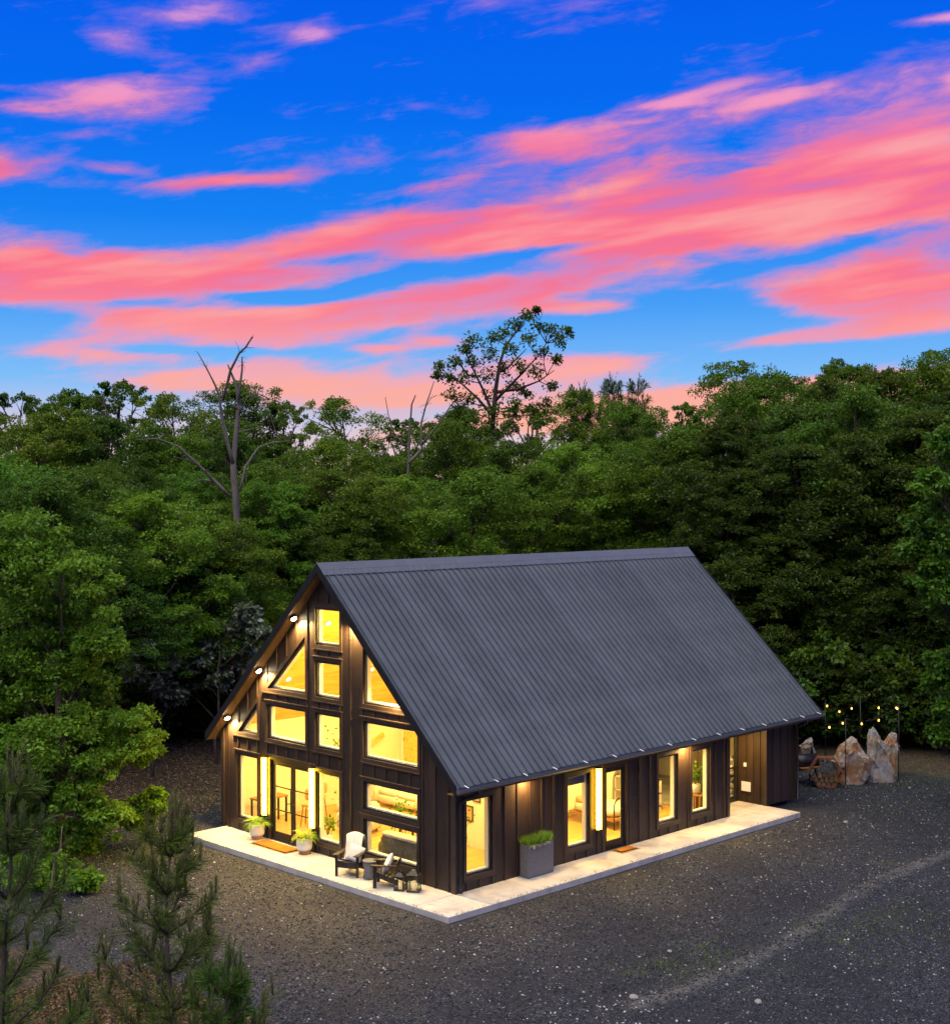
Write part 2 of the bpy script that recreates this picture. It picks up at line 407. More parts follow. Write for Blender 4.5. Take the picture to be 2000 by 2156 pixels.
def emitter(name, col, s):
    m = bpy.data.materials.new(name); m.use_nodes = True; q = G(m.node_tree); m.node_tree.nodes.clear()
    e = q.n('ShaderNodeEmission'); e.inputs[0].default_value = (*col, 1); e.inputs[1].default_value = s
    o = q.n('ShaderNodeOutputMaterial'); m.node_tree.links.new(e.outputs[0], o.inputs[0]); return m
WARM = (1.0, 0.60, 0.17)
LED = emitter('led_tube', (1.0, 0.55, 0.019), 50.0)
LENS = emitter('flood_lens', (1.0, 0.80, 0.48), 60.0)
DOWN = emitter('downlight_lens', (1.0, 0.78, 0.42), 14.0)
BULB = emitter('string_bulb', (1.0, 0.50, 0.09), 5.0)
CANDLE = principled('candle_wax', (0.8, 0.66, 0.4), 0.6, 0, 0.3, emit=(1.0, 0.62, 0.2), estr=0.5)

def leafmat(name, cols, trans=0.35, rough=0.5, gloss=0.018, hues=True):
    m = bpy.data.materials.new(name); m.use_nodes = True; q = G(m.node_tree); nt = m.node_tree; nt.nodes.clear()
    at = q.n('ShaderNodeAttribute', attribute_name='tone').outputs['Fac']
    oi = q.n('ShaderNodeObjectInfo').outputs['Random']
    f = q.m('ADD', at, q.m('MULTIPLY', q.m('SUBTRACT', oi, 0.5), 0.46), clamp=True)
    n = len(cols); c = q.ramp(f, [(i/(n-1), (*k, 1)) for i, k in enumerate(cols)])
    hue = q.m('FRACT', q.m('MULTIPLY', oi, 7.13))
    if hues: c = q.mix(1.0, c, q.ramp(hue, [(0.0, (0.74, 1.0, 1.25, 1)), (0.45, (1.0, 1.0, 1.0, 1)), (0.8, (1.10, 1.02, 0.9, 1)), (1.0, (1.22, 0.98, 0.9, 1))]), 'MULTIPLY')
    df = q.n('ShaderNodeBsdfDiffuse'); q.put(df.inputs[0], c)
    tl = q.n('ShaderNodeBsdfTranslucent'); q.put(tl.inputs[0], q.mix(0.5, c, (0.16, 0.22, 0.02, 1)))
    mx = q.n('ShaderNodeMixShader'); mx.inputs[0].default_value = trans; nt.links.new(df.outputs[0], mx.inputs[1]); nt.links.new(tl.outputs[0], mx.inputs[2])
    gl = q.n('ShaderNodeBsdfGlossy'); gl.inputs['Roughness'].default_value = rough
    mx2 = q.n('ShaderNodeMixShader'); mx2.inputs[0].default_value = gloss; nt.links.new(mx.outputs[0], mx2.inputs[1]); nt.links.new(gl.outputs[0], mx2.inputs[2])
    o = q.n('ShaderNodeOutputMaterial'); nt.links.new(mx2.outputs[0], o.inputs[0]); return m
LEAF = leafmat('leaf_green', [(0.032, 0.078, 0.006), (0.078, 0.165, 0.010), (0.128, 0.222, 0.013), (0.200, 0.280, 0.018)])
LEAFD = leafmat('leaf_deep', [(0.024, 0.060, 0.006), (0.054, 0.122, 0.009), (0.090, 0.168, 0.012), (0.145, 0.210, 0.016)])
LEAFB = leafmat('leaf_bright', [(0.046, 0.125, 0.008), (0.108, 0.250, 0.016), (0.172, 0.335, 0.022), (0.270, 0.400, 0.035)], trans=0.45)
LEAFS = leafmat('leaf_silver', [(0.05, 0.075, 0.03), (0.10, 0.13, 0.07), (0.18, 0.21, 0.14), (0.34, 0.36, 0.28)], gloss=0.10, hues=False)
LEAFO_SHADED = leafmat('leaf_olive_shaded', [(0.018, 0.038, 0.005), (0.040, 0.074, 0.008), (0.066, 0.104, 0.010), (0.106, 0.137, 0.014)])  # olive leaves, colour darkened to stand in for the wood's shade
NEEDLE = leafmat('pine_needle', [(0.016, 0.046, 0.007), (0.036, 0.092, 0.011), (0.072, 0.135, 0.018), (0.135, 0.170, 0.040)], trans=0.2)
FERN = leafmat('fern_frond', [(0.10, 0.20, 0.02), (0.20, 0.33, 0.03), (0.30, 0.42, 0.05), (0.42, 0.50, 0.09)])

# ================================================================== the ground
GZ = -0.16
GRAV_PTS = None
def fbm2(x, y, s, seed):
    """cheap value noise for masks"""
    r = np.random.default_rng(seed); out = 0; amp = 1
    for o in range(4):
        t = r.random((64, 64)); u = (x*s) % 64; v = (y*s) % 64
        i = np.floor(u).astype(int); j = np.floor(v).astype(int); fu = u-i; fv = v-j
        fu = fu*fu*(3-2*fu); fv = fv*fv*(3-2*fv); i2 = (i+1) % 64; j2 = (j+1) % 64; i %= 64; j %= 64
        out = out+amp*((t[i, j]*(1-fu)+t[i2, j]*fu)*(1-fv)+(t[i, j2]*(1-fu)+t[i2, j2]*fu)*fv); amp *= 0.5; s *= 2.03
    return out/1.875
def sm(x, a, b):
    t = np.clip((x-a)/(b-a), 0, 1); return t*t*(3-2*t)
def _g(px, py):
    D = 10.16/((py-1049)/FPX); p = CAM+Vector((-math.sin(YAW), math.cos(YAW), 0))*D+_r*((px-1000)/FPX*D); return (p.x, p.y)
TRACK = [_g(*q) for q in ((2300, 1735), (2000, 1803), (1882, 1845), (1781, 1899), (1692, 1970), (1614, 2012), (1525, 2053), (1436, 2095), (1330, 2125))]
def track(x, y):
    """distance to the pale wheel track across the gravel"""
    P = TRACK
    dmin = np.full(np.shape(x), 1e9)
    for (a, b), (c, e) in zip(P[:-1], P[1:]):
        vx, vy = c-a, e-b; t = np.clip(((x-a)*vx+(y-b)*vy)/(vx*vx+vy*vy), 0, 1)
        dmin = np.minimum(dmin, np.hypot(x-a-vx*t, y-b-vy*t))
    return dmin
def height(x, y):
    n = fbm2(x+200, y+200, 0.22, 3)-0.5
    h = GZ+0.05*n
    h = h+1.1*sm(-x, 4.0, 12.0)*sm(y, -6, 3)*(0.8+0.6*n)             # leafy bank behind the left corner
    h = h+0.9*sm(y, 22.5, 34)*(1+0.8*n)
    h = h+0.06*np.exp(-(track(x, y)/0.30)**2)-0.05*np.exp(-((track(x, y)-0.75)/0.35)**2)
    near = (x > -0.6)*(x < 12.2)*(y > -2.2)*(y < 16.6)
    return np.where(near, np.minimum(h, GZ+0.02), h)
def axis(lo, hi, fine, far):
    a = list(np.arange(lo, hi+1e-6, fine)); st = fine
    b = [hi]
    while b[-1] < far: st *= 1.35; b.append(b[-1]+st)
    st = fine; c = [lo]
    while c[-1] > -far: st *= 1.35; c.append(c[-1]-st)
    return np.array(c[:0:-1]+a+b[1:])
gx = axis(-16, 27, 0.22, 900); gy = axis(-15, 27, 0.22, 900)
X, Y = np.meshgrid(gx, gy, indexing='ij')
xs, ys = X.ravel(), Y.ravel()
nz = fbm2(xs+300, ys+300, 0.45, 11)-0.5
edge = np.minimum.reduce([xs+3.2+2.6*nz+0.25*np.clip(-ys, 0, 9)*0, 22.8-ys+2.4*nz, ys+8.6-0.18*(xs-12)+2.2*nz])
litter = 1-sm(edge, -0.7, 0.9)
moss = np.zeros_like(xs)
for (mx, my, mr) in [(17.2, 0.0, 0.9), (17.0, 1.4, 0.6), (16.5, -0.9, 0.6), (18.6, 4.2, 0.8), (18.8, 6.5, 1.2), (20.5, 6.0, 1.0), (18.6, 1.6, 0.7), (14.5, 20.0, 1.8), (-1.5, -2.8, 0.9), (0.5, -4.0, 0.9), (16.0, 11.0, .7), (17.6, 2.6, .8), (20.0, 3.5, .8), (-4, 2.0, 1.5)]:
    moss = np.maximum(moss, np.exp(-((xs-mx)**2+(ys-my)**2)/mr**2)*(0.6+1.2*nz))
dust = np.exp(-(track(xs, ys)/0.29)**2)*(1.0+1.2*nz)
V = np.stack([xs, ys, height(xs, ys)], 1)
ni, nj = X.shape
I = np.arange(ni*nj).reshape(ni, nj)
F = np.stack([I[:-1, :-1].ravel(), I[1:, :-1].ravel(), I[1:, 1:].ravel(), I[:-1, 1:].ravel()], 1)
def ground_mat():
    m = bpy.data.materials.new('gravel_and_leaf_litter'); m.use_nodes = True; q = G(m.node_tree); b = m.node_tree.nodes['Principled BSDF']
    co = q.n('ShaderNodeNewGeometry').outputs['Position']
    def vor(s, ft='F1', o='Color'):
        n = q.n('ShaderNodeTexVoronoi', feature=ft); q.put(n.inputs['Vector'], co); n.inputs['Scale'].default_value = s; return n.outputs[o]
    cell = q.sep(vor(34.0))[0]; cell2 = q.sep(vor(70.0))[1]; dist = vor(34.0, 'F1', 'Distance')
    n0 = q.noise(co, 0.35, 5, 0.6); n1 = q.noise(co, 2.2, 4, 0.6)
    f = q.m('ADD', q.m('MULTIPLY', cell, 0.62), q.m('MULTIPLY', cell2, 0.38))
    gc = q.ramp(f, [(0.12, (0.004, 0.0046, 0.006, 1)), (0.40, (0.014, 0.0154, 0.019, 1)), (0.66, (0.034, 0.036, 0.041, 1)), (0.86, (0.108, 0.110, 0.115, 1)), (0.97, (0.26, 0.26, 0.262, 1))])
    gc = q.mix(q.m('MULTIPLY', q.step(n0, 0.38, 0.66), 0.6), gc, (0.016, 0.0165, 0.018, 1))
    gc = q.mix(q.m('MULTIPLY', q.step(n1, 0.58, 0.78), 0.22), gc, (0.045, 0.043, 0.039, 1))
    du = q.n('ShaderNodeAttribute', attribute_name='dust').outputs['Fac']
    gc = q.mix(q.m('MULTIPLY', q.step(q.m('MULTIPLY', du, q.m('SUBTRACT', q.m('MULTIPLY', q.noise(co, 4.0, 7, 0.78), 3.4), 0.85)), 0.1, 1.1), 0.8, clamp=True), gc, q.mix(cell, (0.075, 0.070, 0.06, 1), (0.19, 0.178, 0.155, 1)))
    lc1 = q.sep(vor(14.0))[0]; lc2 = q.sep(vor(33.0))[1]
    lc = q.ramp(q.m('ADD', q.m('MULTIPLY', lc1, 0.5), q.m('MULTIPLY', lc2, 0.5)), [(0.1, (0.016, 0.011, 0.007, 1)), (0.45, (0.048, 0.031, 0.017, 1)), (0.72, (0.090, 0.060, 0.032, 1)), (0.95, (0.20, 0.145, 0.085, 1))])
    lc = q.mix(q.m('MULTIPLY', q.step(n1, 0.55, 0.7), 0.4), lc, (0.045, 0.060, 0.016, 1))
    li = q.n('ShaderNodeAttribute', attribute_name='litter').outputs['Fac']
    lf = q.step(q.m('ADD', li, q.m('MULTIPLY', q.m('SUBTRACT', q.noise(co, 3.5, 5, 0.7), 0.5), 0.9)), 0.35, 0.65)
    c = q.mix(lf, gc, lc)
    mo = q.n('ShaderNodeAttribute', attribute_name='moss').outputs['Fac']
    mf = q.m('MULTIPLY', q.step(q.m('MULTIPLY', mo, q.m('SUBTRACT', q.m('MULTIPLY', q.noise(co, 5.0, 7, 0.8), 3.2), 1.15)), 0.10, 0.75), 0.6)
    c = q.mix(mf, c, q.mix(cell2, (0.05, 0.07, 0.012, 1), (0.13, 0.12, 0.02, 1)))
    q.put(b.inputs['Base Color'], c); b.inputs['Roughness'].default_value = 0.85; b.inputs['Specular IOR Level'].default_value = 0.35
    bn = q.n('ShaderNodeBump'); bn.inputs['Strength'].default_value = 0.9; bn.inputs['Distance'].default_value = 0.03
    hgt = q.m('ADD', q.m('SUBTRACT', 1.0, dist), q.m('MULTIPLY', cell, 0.6))
    q.put(bn.inputs['Height'], hgt); q.put(b.inputs['Normal'], bn.outputs[0]); return m
GROUND = ground_mat()
gr = bpy.data.objects.new('ground', raw_mesh('ground', V, F, GROUND, {'litter': litter, 'moss': moss, 'dust': np.clip(dust, 0, 1)}, True)); link(gr)
tag(gr, kind='structure')

# loose stones of the gravel yard
def stonefield(name, mat, pos, size, tone, seed):
    r = np.random.default_rng(seed); n = len(pos)
    base = np.array([(1, 0, 0), (0, 1, 0), (-1, 0, 0), (0, -1, 0), (0, 0, .7), (0, 0, -.7)], float)
    fc = np.array([(0, 1, 4), (1, 2, 4), (2, 3, 4), (3, 0, 4), (1, 0, 5), (2, 1, 5), (3, 2, 5), (0, 3, 5)])
    a = r.random(n)*6.283; ca, sa = np.cos(a), np.sin(a)
    P = base[None]*(0.55+0.75*r.random((n, 6, 1)))*size[:, None, None]
    x = P[..., 0]*ca[:, None]-P[..., 1]*sa[:, None]; y = P[..., 0]*sa[:, None]+P[..., 1]*ca[:, None]
    z = P[..., 2]+0.25*x*(r.random((n, 1))-.5)*2
    V = np.stack([x, y, z], 2)+pos[:, None, :]
    F = fc[None]+6*np.arange(n)[:, None, None]
    return raw_mesh(name, V.reshape(-1, 3), F.reshape(-1, 3), mat, {'tone': np.repeat(tone, 6)})
def stonemat(name, stops):
    m = bpy.data.materials.new(name); m.use_nodes = True; q = G(m.node_tree); b = m.node_tree.nodes['Principled BSDF']
    at = q.n('ShaderNodeAttribute', attribute_name='tone').outputs['Fac']
    q.put(b.inputs['Base Color'], q.ramp(at, stops)); b.inputs['Roughness'].default_value = 0.8; return m
PEB = stonemat('gravel_stones', [(0.0, (0.008, 0.0085, 0.01, 1)), (0.5, (0.038, 0.039, 0.043, 1)), (0.8, (0.115, 0.114, 0.113, 1)), (0.93, (0.26, 0.245, 0.225, 1)), (1.0, (0.5, 0.48, 0.45, 1))])
n = 90000
px_ = rng.uniform(-3.5, 24, n); py_ = rng.uniform(-8.5, 22, n)
keep = ~((px_ > -0.1) & (px_ < 11.7) & (py_ > -1.6) & (py_ < 15.9))
# only where the yard can be seen between the frame edges
dx_, dy_ = px_-CAM.x, py_-CAM.y
dep = dx_*_f.x+dy_*_f.y; lat = dx_*_r.x+dy_*_r.y
keep &= (np.abs(lat/dep) < 0.40) & (10/dep < 0.43)
px_, py_ = px_[keep], py_[keep]
pos = np.stack([px_, py_, height(px_, py_)+0.006], 1)
po = bpy.data.objects.new('gravel_stones', stonefield('gravel_stones', PEB, pos, rng.uniform(0.012, 0.034, len(pos))*(1+0.5*(rng.random(len(pos)) > .93)), rng.random(len(pos))**2.1, 5)); link(po)
ne = 520; re_ = np.random.default_rng(77); ue = re_.random(ne)
ex = np.where(ue < .45, re_.uniform(0.3, 11.4, ne), 11.50-np.abs(re_.normal(size=ne))*0.07); ey = np.where(ue < .45, -1.45+np.abs(re_.normal(size=ne))*0.07, re_.uniform(-1.4, 13.8, ne))
po2 = bpy.data.objects.new('spilled_gravel', stonefield('spilled_gravel', PEB, np.stack([ex, ey, np.full(ne, 0.006)], 1), re_.uniform(.008, .018, ne), re_.random(ne)*.9, 15)); link(po2)
tag(po2, 'small gravel stones kicked onto the edge of the concrete porch', 'gravel', kind='stuff')
tag(po, 'loose grey gravel stones covering the yard around the house', 'gravel', kind='stuff')
CHIP = stonemat('white_chips', [(0.0, (0.42, 0.40, 0.37, 1)), (1.0, (0.75, 0.73, 0.70, 1))])
cp = []
for (cx_, cy_, sp, k) in [(17.9, -2.9, 0.45, 34), (17.5, -3.6, 0.5, 16), (18.3, 0.7, 0.35, 9), (15.0, -4.6, 1.6, 40), (16.2, -3.2, 1.4, 26), (15.5, 6.0, 4.0, 18), (13.0, 17.0, 3.0, 22), (19.5, 4.0, 3.0, 16), (12.5, -2.5, 1.0, 8)]:
    cp += [(cx_+rng.normal()*sp, cy_+rng.normal()*sp) for _ in range(k)]
cp = np.array([q for q in cp if not (-0.1 < q[0] < 11.7 and -1.6 < q[1] < 15.9)])
co_ = bpy.data.objects.new('white_stone_chips', stonefield('white_stone_chips', CHIP, np.stack([cp[:, 0], cp[:, 1], height(cp[:, 0], cp[:, 1])+.012], 1), rng.uniform(0.012, 0.036, len(cp)), rng.random(len(cp)), 8)); link(co_)
tag(co_, 'small white stone chips scattered over the dark gravel', 'stone chips', kind='stuff')

# ================================================================== the house
W, L1, YB, L2 = 10.216, 11.825, 13.943, 15.693
OF, OB, OE, ZR, ZE = 0.378, 0.900, 0.435, 8.157, 2.798
SLOPE = (ZR-ZE)/(W/2+OE)
SL = math.hypot(1, SLOPE)
rtop = lambda x: ZE+SLOPE*(min(x, W-x)+OE)
TH = 0.20                                  # roof build-up measured vertically
house = thing('barn_house', 'dark brown board-and-batten house with steep charcoal metal roof and glowing windows', 'house')
mpF = lambda s, t, d_: (s, -d_, t)         # front wall (d_ grows outwards)
mpS = lambda s, t, d_: (W+d_, s, t)        # right long wall
mpL = lambda s, t, d_: (-d_, s, t)
mpB = lambda s, t, d_: (s, L2+d_, t)
mpX = lambda s, t, d_: (s, YB-d_, t)       # face of the store looking into the breezeway
XR = 9.17
mpR = lambda s, t, d_: (XR+d_, s, t)       # back of the breezeway

FRONT = [(0, 0), (W, 0), (W, rtop(W)-TH), (W/2, ZR-TH), (0, rtop(0)-TH)]
gW = {  # clear glass outlines on the front
 'topmost': rect(4.60, 5.60, 5.93, 6.89), 'midhigh': rect(4.60, 5.60, 4.46, 5.39), 'midlow': rect(4.60, 5.60, 3.02, 3.93),
 'tri_big_l': [(2.40, 4.47), (4.05, 4.47), (4.05, 5.97)], 'wide_l': rect(2.32, 4.05, 3.0, 3.92), 'tri_small_l': [(0.88, 3.02), (1.72, 3.02), (1.72, 3.84)],
 'tri_big_r': [(6.70, 4.48), (8.20, 4.48), (6.70, 5.86)], 'wide_r': rect(6.70, 8.80, 3.01, 3.93), 'low_r1': rect(6.70, 8.79, 1.62, 2.29), 'low_r2': rect(6.70, 8.77, 0.41, 1.28),
 'side_l': rect(0.77, 1.72, 0.40, 2.27), 'side_r': rect(4.62, 5.58, 0.39, 2.27)}
DOORF = rect(2.42, 4.44, 0.015, 2.36)
sW = {'s1': rect(0.40, 1.25, 0.41, 2.28), 's2': rect(4.27, 5.11, 0.40, 2.31), 's3': rect(8.31, 9.15, 0.40, 2.30), 's4': rect(9.95, 10.79, 0.41, 2.29)}
DOORS = rect(5.80, 6.74, 0.015, 2.36)
SASH, CAS = 0.045, 0.105
def touching(ps):
    """groups of polygons that share an edge: one board each"""
    left = list(ps); out_ = []
    while left:
        grp = [left.pop()]; i = 0
        while i < len(grp):
            near = [p for p in left if inter(offset(grp[i], 0.002), p)]
            for p in near: left.remove(p)
            grp += near; i += 1
        out_.append(grp)
    return out_
def wall(outline, openings, mp, start, pitch, core_mat, core_t, name_w):
    """drywall core with holes, then every board and batten clipped round the casings"""
    polys = [ccw(outline)]
    for o in openings: polys = subtract(polys, o)
    mb = MB()
    for p in polys: mb.prism(p, mp, -core_t, -0.002)
    mb.build('wall', core_mat, house)
    cas = [offset(o, CAS) for o in openings]
    lo = min(p[0] for p in outline); hi = max(p[0] for p in outline)
    xs = [lo]+[v for v in np.arange(start, hi, pitch) if v > lo+0.08 and v < hi-0.08]+[hi]
    for a, b in zip(xs[:-1], xs[1:]):
        strip = inter(ccw(outline), rect(a+0.002, b-0.002, -1, 20))
        if not strip: continue
        ps = [strip]
        for o in cas: ps = subtract(ps, o)
        for grp in touching(ps):
            mb = MB()
            for p in grp: mb.prism(p, mp, 0.0, 0.022)
            mb.build('board', SIDE, house)
    for x in xs[1:-1]:
        strip = inter(ccw(outline), rect(x-0.030, x+0.030, -1, 20))
        if not strip: continue
        ps = [strip]
        for o in cas: ps = subtract(ps, o)
        ps = [p for p in ps if max(q[1] for q in p)-min(q[1] for q in p) > 0.03]
        for grp in touching(ps):
            mb = MB()
            for p in grp: mb.prism(p, mp, 0.022, 0.050)
            mb.build('batten', SIDE, house)
def window(gl, mp, head=True, label=None):
    o = offset(gl, SASH); c = offset(o, CAS)
    mb = MB(); ring(mb, gl, o, mp, -0.05, 0.0); f = mb.build('window', DARKM, house)
    MB().prism(gl, mp, -0.030, -0.022).build('pane', GLASS, f)
    mb = MB(); ring(mb, offset(o, 0.001), c, mp, -0.001, 0.052); mb.build('casing', TRIM, f)
    mb = MB(); ring(mb, offset(gl, -0.03), offset(o, 0.012), mp, -0.19, -0.06); mb.build('jamb', CREAM, f)
    if head:
        x0, x1 = c[0][0], c[1][0]; zt = max(q[1] for q in c); zb = min(q[1] for q in c)
        MB().prism(rect(x0-0.03, x1+0.03, zt+0.001, zt+0.032), mp, 0.0, 0.085).build('head_ledge', TRIM, f)
        MB().prism(rect(x0-0.015, x1+0.015, zb-0.034, zb-0.001), mp, 0.0, 0.070).build('sill', TRIM, f)
    else:
        zb = min(q[1] for q in c); b = [q for q in c if q[1] < zb+0.01]
        x0, x1 = min(q[0] for q in b), max(q[0] for q in b)
        MB().prism(rect(x0, x1+0.015, zb-0.036, zb-0.001), mp, 0.0, 0.078).build('sill', TRIM, f)
    if label: f['label'] = label
    return f
fo = [offset(p, SASH) for p in gW.values()]+[DOORF]
wall(FRONT, fo, mpF, 0.30, 0.485, CREAM, 0.18, 'front')
ztop = rtop(W)-TH
sid = rect(0.0, L1, 0, ztop)
so_ = [offset(p, SASH) for p in sW.values()]+[DOORS]
wall(sid, so_, mpS, 0.37, 0.467, CREAM, 0.18, 'side')
wall(rect(YB, L2, 0, ztop), [], mpS, YB+0.4, 0.45, SIDE, 0.12, 'store')
wall(rect(0, L2, 0, ztop), [], mpL, 0.4, 0.485, CREAM, 0.18, 'left')
wall(FRONT, [], mpB, 0.30, 0.485, CREAM, 0.15, 'back')
wall(rect(XR, W-0.0, 0, ztop), [], mpX, XR+0.30, 0.262, SIDE, 0.10, 'store_face')
RDOOR = rect(12.72, 13.86, 0.03, 2.25)
wall(rect(L1-0.18, YB, 0, ztop), [RDOOR], mpR, L1+0.3, 0.467, SIDE, 0.15, 'breezeway')
wall(rect(XR, W, 0, ztop), [], lambda s, t, d_: (s, L1+d_, t), XR+0.3, 0.467, SIDE, 0.17, 'breezeway_return')
for k, p in gW.items(): window(p, mpF, head=not k.startswith('tri'), label={'topmost': 'highest window under the gable peak', 'tri_big_l': 'large triangular window left of the centre column', 'tri_small_l': 'small triangular window at the left eave', 'tri_big_r': 'large triangular window beside the roof edge'}.get(k))
for k, p in sW.items(): window(p, mpS)
# corner boards and base trim
for (x0, x1, y0, y1) in [(-0.075, 0.07, -0.070, -0.024), (W-0.07, W+0.075, -0.070, -0.024)]:
    MB().box(x0, x1, y0, y1, 0.0, ztop-0.02).build('corner_board', TRIM, house)
MB().box(W+0.024, W+0.070, -0.022, 0.10, 0.0, ztop-0.02).build('corner_board', TRIM, house)
MB().box(W+0.024, W+0.064, L1-0.10, L1+0.026, 0.0, ztop-0.02).build('corner_board', TRIM, house)
MB().box(W-0.07, W+0.064, YB-0.066, YB-0.024, 0.0, ztop-0.02).build('corner_board', TRIM, house)
MB().box(W+0.024, W+0.064, L2-0.10, L2+0.05, 0.0, ztop-0.02).build('corner_board', TRIM, house)

# doors: steel and glass, three lights high
def door_leaf(x0, x1, z0, z1, mp, bars, lock=None):
    st = 0.085
    gl = rect(x0+st, x1-st, z0+0.19, z1-0.09)
    mb = MB(); ring(mb, gl, rect(x0, x1, z0, z1), mp, -0.055, -0.012); lf = mb.build('door', DARKM, house)
    MB().prism(gl, mp, -0.036, -0.028).build('pane', GLASS, lf)
    for z in bars:
        MB().prism(rect(x0+st, x1-st, z-0.014, z+0.014), mp, -0.050, -0.014).build('muntin', DARKM, lf)
    return lf
def door_frame(R_, mp):
    mb = MB(); ring(mb, offset(R_, -0.05), R_, mp, -0.10, 0.0); f = mb.build('door_frame', DARKM, house)
    mb = MB(); ring(mb, offset(R_, 0.001), offset(R_, CAS), mp, 0.0, 0.052)
    mb.v = [(q[0], q[1], max(q[2], 0.002)) for q in mb.v]; mb.build('casing', TRIM, f)
    c = offset(R_, CAS); zt = max(q[1] for q in c)
    MB().prism(rect(c[0][0]-0.03, c[1][0]+0.03, zt+0.001, zt+0.032), mp, 0.0, 0.085).build('head_ledge', TRIM, f)
    return f
door_frame(DOORF, mpF)
xm = 3.43
for (a, b) in ((2.475, xm-0.004), (xm+0.004, 4.385)):
    lf = door_leaf(a, b, 0.07, 2.30, mpF, (0.90, 1.58))
    s = 1 if a > 3 else -1
    x = xm+s*0.10
    MB().prism(rect(min(x, x-s*0.09), max(x, x-s*0.09)+0.02, 0.92, 1.56), mpF, -0.013, 0.004).build('lock_plate', DARKM, lf)
    mb = MB(); mb.bar((x, -0.002, 1.18), (x, -0.075, 1.18), 0.025, 0.025); mb.bar((x-0.01*s, -0.07, 1.18), (x+0.14*s, -0.07, 1.18), 0.022, 0.022); mb.build('handle', DARKM, lf)
door_frame(DOORS, mpS)
lf = door_leaf(5.855, 6.685, 0.07, 2.30, mpS, ())
mb = MB(); mb.bar((W-0.005, 6.60, 1.10), (W+0.07, 6.60, 1.10), 0.025, 0.025); mb.bar((W+0.065, 6.61, 1.10), (W+0.065, 6.46, 1.10), 0.022, 0.022); mb.build('handle', DARKM, lf)
mb = MB(); ring(mb, offset(RDOOR, -0.06), RDOOR, mpR, -0.10, 0.012); rd = mb.build('door', DARKM, house)
rd['label'] = 'glazed door at the back of the breezeway'
MB().prism(offset(RDOOR, -0.055), mpR, -0.05, -0.042).build('pane', GLASS, rd)
MB().prism(rect(12.78, 13.80, 1.10, 1.14), mpR, -0.06, 0.0).build('muntin', DARKM, rd)

# roof: deck, metal sheets with ribs, caps, rakes, gutter
deck = MB()
for sgn in (1, -1):
    xe = lambda x: W/2+sgn*(x-W/2)
    P = [(xe(W/2), ZR-0.075), (xe(W+OE-0.01), ZE-0.075), (xe(W+OE-0.01), ZE-TH), (xe(W/2), ZR-TH)]
    deck.prism(P, lambda a, b, d_: (a, d_, b), -OF+0.012, L2+OB-0.012)
deck.build('roof', SOFF, house)
roof = [o for o in house.children if o.name.startswith('roof')][0]
NP, NRIB = 17, 4
PW = (L2+OB+OF)/NP; RS = PW/NRIB
prof = []
for k in range(NRIB):
    y = k*RS+RS/2
    prof += [(k*RS, 0.0), (y-0.046, 0.0), (y-0.042, -0.040), (y-0.020, -0.040), (y-0.014, 0.040), (y+0.012, 0.040), (y+0.018, 0.0)]
prof.append((PW-0.003, 0.0))
def sheet(sgn):
    mb = MB(); n = len(prof); L = math.hypot(W/2+OE, ZR-ZE)
    tx, tz = (W/2+OE)/L, -(ZR-ZE)/L                # down the slope
    nx, nz_ = -tz, tx                              # outwards
    P = []
    for s_ in (0.0, L+0.03):
        for y, h in prof: P.append((W/2+sgn*(tx*s_+nx*(h+0.004)), y, ZR+tz*s_+nz_*(h+0.004)))
    for s_ in (0.0, L+0.03):
        for y, h in prof: P.append((W/2+sgn*(tx*s_+nx*(h-0.006)), y, ZR+tz*s_+nz_*(h-0.006)))
    F = [(i, i+1, n+i+1, n+i) for i in range(n-1)]+[(2*n+i, 3*n+i, 3*n+i+1, 2*n+i+1) for i in range(n-1)]
    F += [(n+i, n+i+1, 3*n+i+1, 3*n+i) for i in range(n-1)]
    mb.poly(P, F); return mb.mesh('roof_sheet', ROOFM)
for sgn in (1, -1):
    me = sheet(sgn)
    for k in range(NP):
        o = bpy.data.objects.new('roof_sheet', me); link(o, roof); o.location = (0, -OF+k*PW, 0)
cap = MB()
for sgn in (1, -1):
    for (a0, a1, dz) in ((0.0, 0.20, 0.052), (0.20, 0.33, 0.046)):
        P = [(W/2+sgn*a0, ZR-SLOPE*a0+dz+0.01), (W/2+sgn*a1, ZR-SLOPE*a1+dz+0.01), (W/2+sgn*a1, ZR-SLOPE*a1+dz-0.012), (W/2+sgn*a0, ZR-SLOPE*a0+dz-0.012)]
        cap.prism(P, lambda a, b, d_: (a, d_, b), -OF-0.03, L2+OB+0.03)
cap.build('ridge_cap', RIDGE, roof)
for y0, y1 in ((-OF-0.035, -OF+0.008), (L2+OB-0.008, L2+OB+0.035)):
    for sgn in (1, -1):
        P = [(W/2, ZR+0.045), (W/2+sgn*(W/2+OE), ZE+0.045), (W/2+sgn*(W/2+OE), ZE-TH-0.03), (W/2, ZR-TH-0.03)]
        MB().prism(P, lambda a, b, d_: (a, d_, b), y0, y1).build('rake_board', DARKM, roof)
